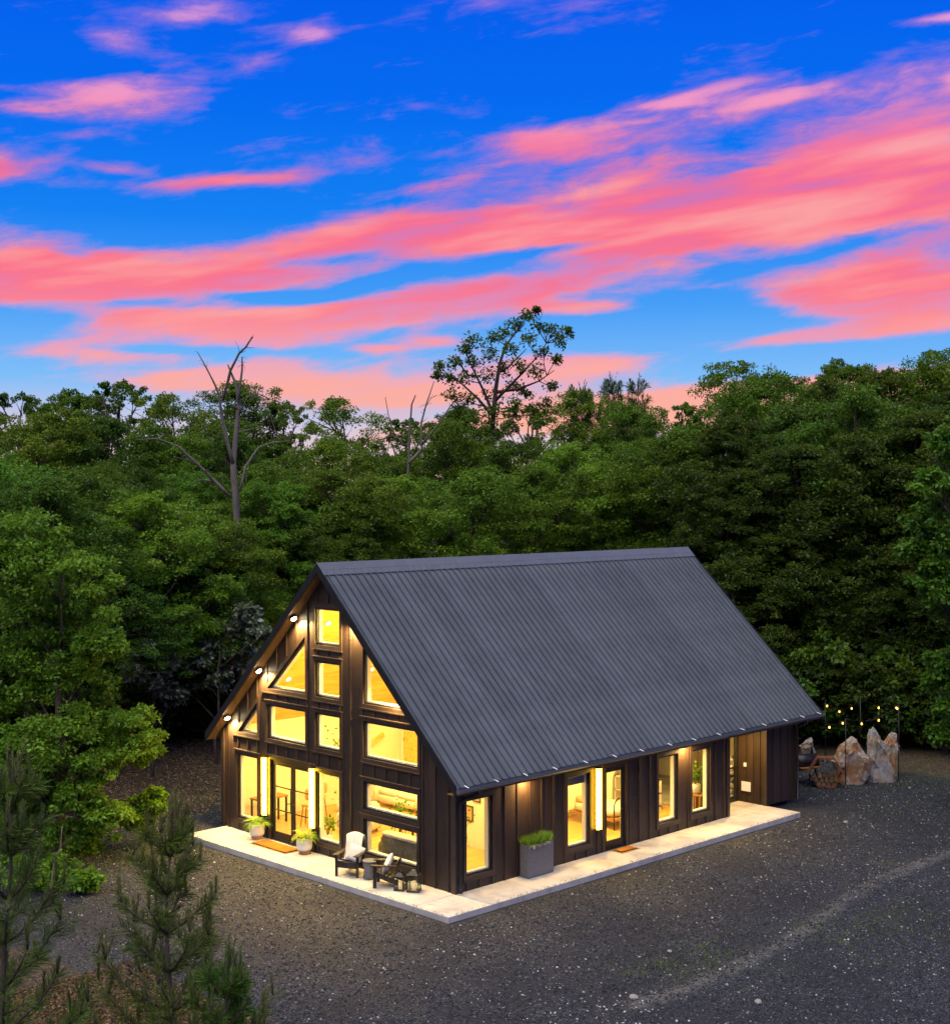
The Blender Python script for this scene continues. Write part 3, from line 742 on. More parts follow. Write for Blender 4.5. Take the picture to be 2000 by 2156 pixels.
# soffit boards under the front rakes
gut = MB()
gx0 = W+OE
prof_g = [(gx0+0.0, ZE-0.02), (gx0+0.0, ZE-0.13), (gx0+0.02, ZE-0.15), (gx0+0.10, ZE-0.15), (gx0+0.135, ZE-0.10), (gx0+0.135, ZE-0.035), (gx0+0.125, ZE-0.035), (gx0+0.120, ZE-0.10), (gx0+0.095, ZE-0.138), (gx0+0.02, ZE-0.138), (gx0+0.012, ZE-0.12), (gx0+0.012, ZE-0.02)]
n = len(prof_g); ya, yb = -OF, L2+OB
gut.poly([(a, ya, b) for a, b in prof_g]+[(a, yb, b) for a, b in prof_g], [(i, (i+1) % n, (i+1) % n+n, i+n) for i in range(n)])
gut.box(gx0, gx0+0.135, ya-0.004, ya+0.002, ZE-0.15, ZE-0.03); gut.box(gx0, gx0+0.135, yb-0.002, yb+0.004, ZE-0.15, ZE-0.03)
gutter = gut.build('gutter', RIDGE, roof)
hb = MB(); hb.bar((gx0-0.03, 0, ZE+0.018), (gx0+0.135, 0, ZE-0.022), 0.035, 0.012)
hm = hb.mesh('gutter_hanger', WHITE)
for y in (-0.08, 0.98, 2.06, 3.21, 4.45, 5.68, 6.89, 8.2, 9.38, 10.64, 11.9, 13.1, 14.32, 15.33, 16.35):
    o = bpy.data.objects.new('gutter_hanger', hm); link(o, house); o.location = (0, y, 0)
dsp = MB(); X0 = gx0+0.07
dsp.tube([(X0, 0.35, ZE-0.15), (X0, 0.35, ZE-0.24), (W+0.12, 0.20, ZE-0.42), (W+0.12, 0.10, ZE-0.50), (W+0.12, 0.06, ZE-0.6), (W+0.12, 0.06, 0.22), (W+0.14, 0.04, 0.12), (W+0.22, 0.0, 0.07)], 0.045, 10)
dsp.build('downspout', DARKM, house, smooth=True)
dsp = MB(); dsp.tube([(X0, L2-0.1, ZE-0.15), (X0, L2-0.1, ZE-0.24), (W+0.12, L2-0.08, ZE-0.45), (W+0.12, L2-0.08, 0.1-0.1), (W+0.24, L2-0.08, -0.04)], 0.045, 10)
dsp.build('downspout', DARKM, house, smooth=True)
MB().box(gx0-0.30, gx0-0.012, 0.0, L2, ZE-TH-0.035, ZE-TH-0.01)
# flat eave soffit along the long wall
MB().box(W+0.06, gx0-0.004, -OF+0.02, L2+OB-0.02, ZE-TH-0.022, ZE-TH-0.004).build('eave_soffit', SOFF, house)
# little fittings on the store face
MB().prism(rect(9.32, 9.67, 0.37, 0.68), mpX, 0.05, 0.075).build('white_panel', WHITE, house)
MB().prism(rect(9.42, 9.51, 1.18, 1.30), mpX, 0.05, 0.10).build('outlet_box', WHITE, house)

# ------------------------------------------------------------------ porch slab
patio = bpy.data.objects.new('patio', None); link(patio); tag(patio, kind='structure')
SX0, SX1, SY0 = 0.12, W+1.297, -1.463
def slab(x0, x1, y0, y1): MB().box(x0+0.004, x1-0.004, y0+0.004, y1-0.004, -0.30, 0.0).build('slab_section', CONC, patio, bevel=0.012)
for a, b in ((SX0, 3.45), (3.45, 6.85), (6.85, W+0.02)): slab(a, b, SY0, 0.0)
slab(W+0.02, SX1, SY0, 0.0)
yy = [0.0, 3.5, 7.0, 10.45, YB-0.01]
for a, b in zip(yy[:-1], yy[1:]): slab(W+0.02, SX1, a, b)
slab(XR, W+0.02, L1, YB-0.01)

# ================================================================== interior (part of the house, plus loose furniture)
MB().box(0.17, W-0.17, 0.17, L1-0.17, -0.25, -0.004).build('subfloor', DARKM, house)
for i, x in enumerate(np.arange(0.19, W-0.2, 0.19)):
    MB().box(x, min(x+0.187, W-0.19), 0.185, L1-0.185, -0.003, 0.012).build('floor_plank', FLOORW, house)
# vaulted pine ceiling: planks laid along the ridge
for sgn in (1, -1):
    k = 0
    for s_ in np.arange(0.02, W/2-0.2, 0.155):
        a, b = s_, s_+0.151
        P = [(W/2+sgn*a, ZR-SLOPE*a-TH-0.14), (W/2+sgn*b, ZR-SLOPE*b-TH-0.14), (W/2+sgn*b, ZR-SLOPE*b-TH-0.165), (W/2+sgn*a, ZR-SLOPE*a-TH-0.165)]
        MB().prism(P, lambda u, v_, d_: (u, d_, v_), 0.19, L1-0.19).build('ceiling_plank', PINE, house)
def cross_wall(y, x0, x1, t=0.12, to_roof=True, zt=2.5):
    if to_roof:
        out_ = [(x0, 0.013), (x1, 0.013), (x1, rtop(x1)-TH-0.17)]+([(W/2, ZR-TH-0.17)] if x0 < W/2 < x1 else [])+[(x0, rtop(x0)-TH-0.17)]
    else: out_ = rect(x0, x1, 0.013, zt)
    return MB().prism(out_, lambda a, b, d_: (a, y+d_, b), 0, t).build('partition', CREAM, house)
cross_wall(7.0, 0.19, 6.6)
cross_wall(3.45, 6.72, W-0.19, to_roof=False, zt=2.55)
MB().box(6.60, 6.72, 3.45, L1-0.19, 0.013, 2.55).build('partition', CREAM, house)
MB().box(6.60, W-0.19, 3.45, L1-0.19, 2.56, 2.68).build('loft_floor', PINE, house)
# interior door and stair string on the cross wall
idr = MB().box(0.42, 1.25, 6.955, 6.998, 0.02, 2.1).build('inner_door', PINE, house); idr['label'] = 'pine inner door seen through the front windows'
for zc in (0.4, 1.75): MB().box(0.40, 0.418, 6.945, 6.955, zc, zc+0.12).build('hinge', DARKM, idr)
MB().box(0.30, 0.40, 6.95, 6.998, 0.02, 2.2).build('door_trim', CREAM, idr); MB().box(1.27, 1.37, 6.95, 6.998, 0.02, 2.2).build('door_trim', CREAM, idr)
st = MB()
for k in range(13): st.box(3.0+k*0.26, 3.0+k*0.26+0.30, 6.05, 6.95, 0.18*k+0.13, 0.18*k+0.19)
st.build('stair', FURN, house)
MB().bar((2.9, 6.02, 1.0), (6.5, 6.02, 3.45), 0.06, 0.09).build('stair_rail', FURN, house)
MB().bar((0.24, 4.4, 1.15), (0.24, 6.2, 2.05), 0.06, 0.16).build('wall_ledge', PINE, house)

def ldisc(parent, c, nrm, r, power, color=(1, 0.66, 0.155), lens=DOWN, spread=None):
    n_ = Vector(nrm).normalized()
    q = n_.to_track_quat('Z', 'Y')
    mb = MB(); mb.lathe([(r*1.25, -0.012), (r*1.3, 0.0), (r*1.1, 0.012), (r*1.02, 0.012)], 18); t = mb.build('trim_ring', WHITE, parent, True)
    t.location = c; t.rotation_euler = q.to_euler()
    mb = MB(); mb.lathe([(0.001, 0.0), (r, 0.0), (r, 0.016), (0.001, 0.018)], 18); t2 = mb.build('lens', lens, parent, True)
    t2.location = c; t2.rotation_euler = q.to_euler()
    ld = bpy.data.lights.new('lamp_light', 'AREA'); ld.shape = 'DISK'; ld.size = r*2; ld.energy = power; ld.color = color
    if spread: ld.spread = spread
    lo = bpy.data.objects.new('lamp_light', ld); link(lo, parent)
    lo.location = Vector(c)+n_*0.03; lo.rotation_euler = (-n_).to_track_quat('Z', 'Y').to_euler()
    return lo
def ceil_pt(x, y):
    s_ = 1 if x > W/2 else -1
    return (x, y, rtop(x)-TH-0.185), (-s_*SLOPE/SL, 0, -1/SL)
for (x, y, p, lb) in [(3.63, 1.17, 42, 'recessed ceiling downlight glowing in the topmost gable window'), (1.76, 1.12, 42, 'recessed ceiling downlight glowing in the large left triangular window'),
                      (6.6, 1.2, 42, 'recessed ceiling downlight inside near the right triangular window'), (3.63, 4.4, 46, 'recessed ceiling downlight deep inside, upper left ceiling slope'), (1.76, 4.4, 46, 'recessed ceiling downlight deep inside, lower left ceiling slope'),
                      (6.6, 4.4, 46, 'recessed ceiling downlight deep inside, right ceiling slope'), (8.5, 2.2, 40, 'recessed ceiling downlight over the corner window')]:
    c_, n_ = ceil_pt(x, y)
    t = thing('ceiling_downlight', lb, 'ceiling light', (0, 0, 0), 0, 'recessed downlights in the vaulted ceiling')
    t.location = c_
    ldisc(t, (0, 0, 0), n_, 0.075, p*6.2)
for (x, y, p, lb) in [(8.6, 5.0, 30, 'flat ceiling downlight in the room behind the shaded side window'), (8.6, 7.6, 30, 'flat ceiling downlight in the room behind the glazed side door'), (8.6, 10.4, 30, 'flat ceiling downlight in the room behind the farthest side windows')]:
    t = thing('ceiling_downlight', lb, 'ceiling light', (x, y, 2.545), 0, 'downlights in the rooms along the side')
    ldisc(t, (0, 0, 0), (0, 0, -1), 0.085, p*6.5)

# -- furniture
def cushion(mb, x0, x1, y0, y1, z0, z1, e=0.35, n=7):
    """soft box: superellipsoid"""
    base = len(mb.v); cx, cy_, cz = (x0+x1)/2, (y0+y1)/2, (z0+z1)/2; ax, ay, azz = (x1-x0)/2, (y1-y0)/2, (z1-z0)/2
    pw = lambda v: math.copysign(abs(v)**e, v)
    nu, nv = 2*n+2, n
    for i in range(nv+1):
        ph = -math.pi/2+math.pi*i/nv
        for j in range(nu):
            th = 2*math.pi*j/nu
            mb.v.append((cx+ax*pw(math.cos(ph))*pw(math.cos(th)), cy_+ay*pw(math.cos(ph))*pw(math.sin(th)), cz+azz*pw(math.sin(ph))))
    for i in range(nv):
        for j in range(nu):
            mb.f.append((base+i*nu+j, base+i*nu+(j+1) % nu, base+(i+1)*nu+(j+1) % nu, base+(i+1)*nu+j))
    return mb
def sofa(name, label, loc, rz, wdt, mat, cat='sofa'):
    t = thing(name, label, cat, loc, rz)
    cushion(MB(), -wdt/2, wdt/2, -0.42, 0.42, 0.10, 0.40).build('base', mat, t, True)
    cushion(MB(), -wdt/2, wdt/2, -0.48, -0.22, 0.12, 0.84).build('backrest', mat, t, True)
    for s in (-1, 1): cushion(MB(), s*wdt/2-0.11, s*wdt/2+0.11, -0.45, 0.42, 0.10, 0.60).build('armrest', mat, t, True)
    k = max(1, round(wdt/0.8))
    for i in range(k):
        a = -wdt/2+0.11+i*(wdt-0.22)/k; cushion(MB(), a+0.01, a+(wdt-0.22)/k-0.01, -0.26, 0.40, 0.38, 0.54).build('seat_cushion', mat, t, True)
    for sx_ in (-1, 1):
        for sy_ in (-1, 1): MB().box(sx_*(wdt/2-0.08)-0.025, sx_*(wdt/2-0.08)+0.025, sy_*0.34-0.025, sy_*0.34+0.025, 0, 0.11).build('leg', FURN, t)
    return t
FZ = 0.0125
s1 = sofa('sofa', 'olive grey sofa with its back to the low front window', (7.65, 0.95, FZ), 0, 1.9, FABG)
thr = MB(); cushion(thr, -0.90, 0.78, -0.53, -0.16, 0.79, 0.90, 0.5).build('folded_blanket', FABW, None, True)
tb = C.objects['folded_blanket']; tb.location = (7.65, 0.95, FZ); tag(tb, 'cream blanket laid along the top of the sofa by the window', 'blanket')
sofa('armchair', 'white armchair seen through the window right of the double door', (3.55, 2.4, FZ), R(200), 0.95, FABW, 'armchair')
sofa('long_sofa', 'white sofa against the far inner wall below the stair', (2.2, 5.4, FZ), R(180), 2.0, FABW, 'sofa')
def table(name, label, loc, sx_, sy_, h, top_m, leg_m, rz=0):
    t = thing(name, label, 'table', loc, rz)
    MB().box(-sx_/2, sx_/2, -sy_/2, sy_/2, h-0.05, h).build('tabletop', top_m, t, bevel=0.008)
    for a in (-1, 1):
        for b in (-1, 1): MB().box(a*(sx_/2-0.05)-0.025, a*(sx_/2-0.05)+0.025, b*(sy_/2-0.05)-0.025, b*(sy_/2-0.05)+0.025, 0, h-0.05).build('leg', leg_m, t)
    return t
table('console_table', 'dark console table behind the window left of the door', (0.78, 1.1, FZ), 0.5, 1.1, 0.82, FURN, DARKM)
table('coffee_table', 'low wooden coffee table in the middle of the front room', (5.6, 2.9, FZ), 1.1, 0.6, 0.42, FURN, DARKM)
table('bedside_table', 'round-cornered wooden table under the farthest side window', (9.55, 11.15, FZ), 0.55, 0.5, 0.72, FURN, FURN)
def stool(lb, loc, rz=0):
    t = thing('bar_stool', lb, 'stool', loc, rz, 'tan stools inside the double door')
    cushion(MB(), -0.21, 0.21, -0.2, 0.2, 0.60, 0.70).build('seat', FABT, t, True)
    cushion(MB(), -0.22, 0.22, 0.16, 0.23, 0.72, 1.08).build('backrest', FABT, t, True)
    for a in (-1, 1):
        for b in (-1, 1): MB().bar((a*0.15, b*0.13, 0.61), (a*0.21, b*0.19, 0), 0.03, 0.03).build('leg', FURN, t)
    return t
stool('tan leather stool nearest the double door', (1.95, 1.75, FZ), R(30)); stool('tan leather stool farther inside behind the double door', (1.3, 2.6, FZ), R(30))
def picture(lb, x0, x1, z0, z1, y=3.452, face=-1):
    t = thing('wall_picture', lb, 'picture', ((x0+x1)/2, y, z0), 0)
    w_, h_ = (x1-x0)/2, z1-z0
    mb = MB()
    for (a, b, c_, e) in ((-w_, -w_+0.03, 0, h_), (w_-0.03, w_, 0, h_), (-w_+0.03, w_-0.03, 0, 0.03), (-w_+0.03, w_-0.03, h_-0.03, h_)): mb.box(a, b, -0.03, -0.002, c_, e)
    mb.build('frame', DARKM, t); MB().box(-w_+0.03, w_-0.03, -0.015, -0.004, 0.03, h_-0.03).build('print', FABT, t)
picture('small dark framed picture on the wall behind the corner side window', 7.35, 7.65, 1.35, 1.85)
picture('second framed picture lower on the wall behind the corner side window', 7.0, 7.35, 0.75, 1.2)
# bed with black hoop frame behind the side door
bd = thing('bed', 'bed with rounded black metal frame behind the glazed side door', 'bed', (8.05, 8.55, FZ))
cushion(MB(), -0.95, 0.75, -0.65, 0.65, 0.32, 0.58).build('mattress', FABW, bd, True); cushion(MB(), -0.9, -0.45, -0.55, 0.55, 0.55, 0.74).build('pillow', FABT, bd, True)
MB().tube([(0.85, -0.7, 0), (0.85, -0.7, 0.75), (0.85, -0.62, 0.88), (0.85, -0.5, 0.93), (0.85, 0.5, 0.93), (0.85, 0.62, 0.88), (0.85, 0.7, 0.75), (0.85, 0.7, 0)], 0.022, 8).build('foot_frame', DARKM, bd, True)
MB().box(-0.98, 0.86, -0.68, 0.68, 0.24, 0.32).build('bed_base', FURN, bd)
sh = thing('low_shelf', 'white open shelf with bedding behind the third side window', 'shelf', (7.35, 10.7, FZ))
for z in (0.12, 0.52, 0.95): MB().box(-0.55, 0.9, -0.3, 0.3, z, z+0.05).build('shelf_board', CREAM, sh)
for x in (-0.55, 0.85): MB().box(x, x+0.05, -0.3, 0.3, 0, 1.0).build('shelf_side', CREAM, sh)
cushion(MB(), -0.45, 0.8, -0.26, 0.26, 1.0, 1.3).build('folded_bedding', FABW, sh, True)
MB().box(-0.4, 0.7, -0.22, 0.22, 0.18, 0.40).build('storage_basket', FABT, sh)
MB().box(4.27+0.03, 5.11-0.03, 0, 0.012, 0, 0.001)
MB().prism(rect(4.30, 5.08, 2.05, 2.29), mpS, -0.13, -0.115).build('roller_blind', PLANTER, house)

# generic leafy pot plant for indoors: pot, stems, leaves
def leaf_quads(P, T_, N_, ln, wd, fold=0.18):
    """diamond leaves: base point P, direction T_, normal N_; returns (n*4,3),(n,4)"""
    B = np.cross(N_, T_)
    a = P; b = P+T_*(ln*0.45)[:, None]+B*(wd*0.5)[:, None]+N_*(ln*fold)[:, None]
    c = P+T_*ln[:, None]; e = P+T_*(ln*0.45)[:, None]-B*(wd*0.5)[:, None]+N_*(ln*fold)[:, None]
    V = np.stack([a, b, c, e], 1).reshape(-1, 3); n = len(P)
    return V, np.arange(4*n).reshape(n, 4)
def unit(v): return v/np.maximum(np.linalg.norm(v, axis=-1, keepdims=True), 1e-9)
def houseplant(lb, loc, h, r, n, mat=LEAFB, pot=True):
    t = thing('indoor_plant', lb, 'plant', loc)
    if pot: MB().lathe([(0.11, 0), (0.14, 0.02), (0.17, 0.3), (0.15, 0.3), (0.14, 0.26)], 18).build('pot', POT, t, True)
    rr = np.random.default_rng(int(loc[0]*100)+int(loc[1]*10))
    stm = MB(); pts = []
    for k in range(7):
        a = rr.random()*6.28; e = np.array([math.cos(a)*r*rr.random(), math.sin(a)*r*rr.random(), h*(0.55+0.45*rr.random())])
        stm.tube([(0, 0, 0.25), (e[0]*0.4, e[1]*0.4, h*0.5), tuple(e)], [0.012, 0.009, 0.005], 5); pts.append(e)
    stm.build('stem', FURN, t)
    P = np.array(pts)[rr.integers(0, 7, n)]+rr.normal(size=(n, 3))*np.array([r*.4, r*.4, h*.14])
    T_ = unit(rr.normal(size=(n, 3))+np.array([0, 0, -0.2])); N_ = unit(np.cross(T_, rr.normal(size=(n, 3))))
    V, F = leaf_quads(P, T_, N_, rr.uniform(.09, .16, n), rr.uniform(.05, .08, n))
    o = bpy.data.objects.new('foliage', raw_mesh('foliage', V, F, mat, {'tone': np.repeat(rr.random(n), 4)})); link(o, t)
houseplant('leafy plant standing inside behind the low right front window', (6.55, 1.6, FZ), 1.25, 0.35, 160)
houseplant('tall plant inside the window right of the double door', (4.1, 0.75, FZ), 0.7, 0.22, 90)
houseplant('trailing plant inside the corner side window', (9.15, 1.1, FZ), 2.05, 0.35, 150)
houseplant('plant standing on the table under the farthest side window', (9.5, 11.1, FZ+0.725), 0.85, 0.22, 120)
houseplant('big leafed plant on the upper level seen in the middle column window', (1.2, 3.6, FZ), 2.3, 0.5, 180)

# ================================================================== outdoor lamps
def wall_bar(lb, mp, s_, z0, z1, power):
    t = thing('wall_light_bar', lb, 'wall light', mp(s_, z0, 0.0), 0, 'vertical LED bars on the house walls')
    o = Vector(mp(s_, z0, 0.0)); sub = lambda a, b, d_: tuple(Vector(mp(s_+a, z0+b, d_))-o)
    h = z1-z0
    MB().prism(rect(-0.055, 0.055, 0, h), sub, 0.051, 0.085).build('backplate', DARKM, t)
    mb = MB()
    pts = [(-0.095, 0.086), (-0.086, 0.135), (-0.04, 0.165), (0.04, 0.165), (0.086, 0.135), (0.095, 0.086)]
    n_ = len(pts)
    mb.poly([sub(a, 0.02, d_) for a, d_ in pts]+[sub(a, h-0.02, d_) for a, d_ in pts], [(i, (i+1) % n_, (i+1) % n_+n_, i+n_) for i in range(n_)]+[tuple(range(n_)), tuple(range(2*n_-1, n_-1, -1))])
    mb.build('light_tube', LED, t)
    for b0 in (0.0, h-0.02): MB().prism(rect(-0.10, 0.10, b0, b0+0.02), sub, 0.051, 0.17).build('end_cap', DARKM, t)
wall_bar('tall glowing LED bar on the wall left of the double door', mpF, 2.20, 0.68, 2.40, 0)
wall_bar('tall glowing LED bar between the double door and the window to its right', mpF, 4.47, 0.68, 2.40, 0)
wall_bar('tall glowing LED bar on the long side wall beside the glazed door', mpS, 5.46, 0.70, 2.44, 0)

def flood(lb, x, y=-0.20, vis=True):
    s_ = 1 if x > W/2 else -1
    nrm = Vector((-s_*SLOPE/SL, 0, -1/SL))
    z = rtop(x)-TH-0.035
    t = thing('soffit_spotlight', lb, 'spotlight', (x, y, z), 0, 'small spotlights under the gable rake')
    q = nrm.to_track_quat('Z', 'Y').to_euler()
    a = MB().lathe([(0.095, 0.0), (0.095, 0.05), (0.090, 0.055), (0.086, 0.055)], 16).build('housing', DARKM, t, True); a.rotation_euler = q
    b = MB().lathe([(0.001, 0.050), (0.085, 0.050), (0.07, 0.080), (0.001, 0.10)], 16).build('lens', LENS, t, True); b.rotation_euler = q
    ld = bpy.data.lights.new('spot_light', 'SPOT'); ld.energy = 1000; ld.color = (1.0, 0.64, 0.22); ld.spot_size = R(150); ld.spot_blend = 0.7; ld.shadow_soft_size = 0.05
    lo = bpy.data.objects.new('spot_light', ld); link(lo, t); lo.location = nrm*0.13+Vector((0, 0.03, 0))
    aim = Vector((nrm.x*0.5, 0.0, -1)).normalized(); lo.rotation_euler = (-aim).to_track_quat('Z', 'Y').to_euler()
flood('bright soffit spotlight nearest the gable peak', 3.75)
flood('middle soffit spotlight on the left gable rake', 2.05)
flood('lowest soffit spotlight at the left end of the gable rake', 0.42)
flood('soffit spotlight under the right rake near the peak', W-3.75)
flood('soffit spotlight halfway down the right rake', W-2.05)
for (x, y, p, lb) in [(W+0.22, 2.45, 4.5, 'eave downlight above the tall grass planter'), (W+0.22, 9.45, 7, 'eave downlight between the two far side windows'), (9.85, 12.9, 7, 'soffit downlight over the breezeway')]:
    t = thing('eave_downlight', lb, 'downlight', (x, y, ZE-TH-0.026), 0, 'downlights under the long eave')
    ldisc(t, (0, 0, 0), (0, 0, -1), 0.05, p*20, (1.0, 0.60, 0.18))
MB().box(XR, W+0.05, L1, YB, ztop+0.005, ztop+0.03).build('breezeway_ceiling', SOFF, house)

# ================================================================== things on the porch
def frond_mesh(name, L, n=9, w_=0.055):
    """arching fern frond: midrib strip with paired leaflets, one mesh"""
    V = []; F = []; tone = []
    pts = [Vector((0, L*(t*0.85), L*(0.95*t-1.05*t*t))) for t in np.linspace(0, 1, n+1)]
    rr = np.random.default_rng(int(L*1000))
    for i in range(n):
        a, b = pts[i], pts[i+1]; t = i/n; wl = w_*(math.sin(math.pi*(0.12+0.85*t))**0.7)*1.25; dr = (b-a).normalized()
        for s in (-1, 1):
            for h in (0.0, 0.5):
                p = a+(b-a)*h; k = len(V)
                tip = p+Vector((s*wl*1.7, 0, -0.006))+dr*wl*0.8
                V += [p, p+dr*0.018+Vector((s*wl*0.7, 0, 0.008)), tip, p-dr*0.002+Vector((s*wl*0.8, 0, 0.004))+dr*0.004]
                F.append((k, k+1, k+2, k+3)); tone += [rr.random()]*4
    me = raw_mesh(name, np.array([tuple(v) for v in V]), np.array(F), FERN, {'tone': np.array(tone)}); return me
fm = [frond_mesh('frond', l) for l in (0.30, 0.36, 0.42, 0.48)]
def fern_pot(lb, loc, rz):
    t = thing('potted_fern', lb, 'potted plant', loc, rz, 'fern pots flanking the double door')
    MB().lathe([(0.15, 0.0), (0.165, 0.01), (0.17, 0.11), (0.155, 0.12)], 28).build('wooden_base', FURN, t, True)
    MB().lathe([(0.16, 0.10), (0.205, 0.13), (0.222, 0.20), (0.228, 0.44), (0.232, 0.46), (0.214, 0.46), (0.208, 0.40)], 32).build('pot', POT, t, True)
    MB().lathe([(0.001, 0.405), (0.207, 0.40), (0.2, 0.412), (0.001, 0.425)], 24).build('soil', SOIL, t, True)
    rr = random.Random(int(loc[0]*10))
    for k in range(26):
        o = bpy.data.objects.new('frond', fm[rr.randrange(4)]); link(o, t)
        a = k*2.4+rr.random()*0.4; ti = rr.uniform(-0.35, 0.75)
        o.location = (0.07*math.cos(a), 0.07*math.sin(a), 0.41); o.rotation_euler = (ti, rr.uniform(-.2, .2), a-math.pi/2); s = rr.uniform(0.85, 1.2); o.scale = (s, s, s)
fern_pot('white pot of fern on wooden base left of the doormat', (2.10, -0.29, 0), 0.3)
fern_pot('white pot of fern on wooden base right of the doormat', (4.42, -0.33, 0), 1.7)
# box planter with grass
t = thing('grass_planter', 'tall charcoal box planter with green grass against the side wall', 'planter', (10.46, 2.76, 0))
mb = MB(); X1, Y1, H1 = 0.16, 0.48, 0.86
for (a, b, c_, e) in ((-X1, X1, -Y1, -Y1+0.03), (-X1, X1, Y1-0.03, Y1), (-X1, -X1+0.03, -Y1+0.03, Y1-0.03), (X1-0.03, X1, -Y1+0.03, Y1-0.03)): mb.box(a, b, c_, e, 0.02, H1)
mb.build('box', PLANTER, t); MB().box(-X1+0.02, X1-0.02, -Y1+0.02, Y1-0.02, 0.0, 0.05).build('foot', DARKM, t)
MB().box(-X1+0.03, X1-0.03, -Y1+0.03, Y1-0.03, 0.70, 0.80).build('soil', SOIL, t)
nb = 1500; rr = np.random.default_rng(21)
P = np.stack([rr.uniform(-X1+.04, X1-.04, nb), rr.uniform(-Y1+.05, Y1-.05, nb), np.full(nb, 0.80)], 1)
T_ = unit(np.stack([P[:, 0]*1.6+rr.normal(size=nb)*.25, P[:, 1]*0.8+rr.normal(size=nb)*.28, np.ones(nb)], 1)); N_ = unit(np.cross(T_, rr.normal(size=(nb, 3))))
V, F = leaf_quads(P, T_, N_, rr.uniform(.18, .36, nb), np.full(nb, .012), 0.02)
o = bpy.data.objects.new('grass_tuft', raw_mesh('grass_tuft', V, F, FERN, {'tone': np.repeat(rr.random(nb)*.8, 4)})); link(o, t); o['kind'] = 'stuff'
nb = 90
P = np.stack([np.full(nb, X1-.01)+rr.uniform(-.02, .02, nb), rr.uniform(-Y1, Y1*.6, nb), np.full(nb, 0.85)], 1)
T_ = unit(np.stack([np.full(nb, .8), rr.normal(size=nb)*.8, -0.4+rr.normal(size=nb)*.3], 1)); N_ = unit(np.cross(T_, rr.normal(size=(nb, 3))))
V, F = leaf_quads(P, T_, N_, rr.uniform(.06, .14, nb), np.full(nb, .02), 0.05)
o = bpy.data.objects.new('dry_grass', raw_mesh('dry_grass', V, F, LEAFS, {'tone': np.repeat(.6+.4*rr.random(nb), 4)})); link(o, t); o['kind'] = 'stuff'

def doormat(lb, loc, a, b):
    t = thing('doormat', lb, 'doormat', loc)
    MB().box(-a, a, -b, b, 0.001, 0.010).build('under_rug', MATB, t)
    MB().box(-a+0.045, a-0.045, -b+0.045, b-0.045, 0.011, 0.015).build('stripe', MATK, t)
    MB().box(-a+0.085, a-0.085, -b+0.085, b-0.085, 0.016, 0.034).build('coir_pad', COIR, t, bevel=0.006)
doormat('orange coir doormat with dark border before the double door', (3.24, -0.46, 0), 0.86, 0.32)
doormat('small brown doormat outside the glazed side door', (W+0.30, 6.40, 0), 0.22, 0.40)

# adirondack chairs: face -Y locally, origin on the ground between the front legs
def adirondack(lb, loc, rz):
    t = thing('adirondack_chair', lb, 'garden chair', loc, rz, 'black adirondack chairs on the porch')
    for s in (-1, 1):
        MB().box(s*0.30-0.022, s*0.30+0.022, -0.045, 0.045, 0, 0.56).build('leg', BLACKW, t)
        MB().bar((s*0.26, -0.02, 0.36), (s*0.26, 0.80, 0.05), 0.025, 0.13).build('rear_rail', BLACKW, t)
        MB().prism([(s*0.30-0.075, -0.11), (s*0.30+0.075, -0.11), (s*0.30+0.065, 0.35), (s*0.30+0.02*s+0.03, 0.62), (s*0.30+0.02*s-0.03, 0.62)], lambda a, b, d_: (a, b, d_), 0.562, 0.588).build('armrest', BLACKW, t)
        MB().box(s*0.30-0.018, s*0.30+0.018, -0.02, 0.05, 0.44, 0.56).build('arm_bracket', BLACKW, t)
    MB().box(-0.275, 0.275, -0.055, -0.030, 0.24, 0.38).build('apron', BLACKW, t)
    for k in range(6):
        y = -0.02+k*0.085; z = 0.405-0.378*0.085*k*1.0
        MB().bar((-0.28, y, z), (0.28, y, z), 0.075, 0.020, (0, 0.378, 0.93)).build('seat_slat', BLACKW, t)
    MB().bar((-0.29, 0.56, 0.60), (0.29, 0.56, 0.60), 0.025, 0.09).build('back_rail', BLACKW, t)
    MB().bar((-0.25, 0.46, 0.24), (0.25, 0.46, 0.24), 0.025, 0.08).build('back_rail', BLACKW, t)
    for k in range(7):
        x = (k-3)*0.083; top = 1.02-0.012*(k-3)**2
        d0 = Vector((0, 0.44, 0.18)); d1 = Vector((0, 0.44+0.36*(top-0.18), top))
        w0 = 0.075
        P = [(x*0.86-w0*0.42, d0), (x*0.86+w0*0.42, d0), (x+w0*0.5, d1), (x-w0*0.5, d1)]
        nrm = Vector((0, -1, 0.36)).normalized()*0.020
        mb = MB(); mb.poly([(a, q.y, q.z) for a, q in P]+[(a, q.y-nrm.y, q.z-nrm.z) for a, q in P], [(0,1,2,3),(7,6,5,4),(0,4,5,1),(1,5,6,2),(2,6,7,3),(3,7,4,0)])
        mb.build('back_slat', BLACKW, t)
    return t
C1, A1 = Vector((7.09, -0.97, 0)), R(26.6)
C2, A2 = Vector((8.21, -0.90, 0)), R(-48.6)
adirondack('black adirondack chair with a pale throw over its back', C1, A1)
adirondack('black adirondack chair turned sideways beside the lanterns', C2, A2)
def local(cn, ang, p): return cn+Matrix.Rotation(ang, 3, 'Z') @ Vector(p)
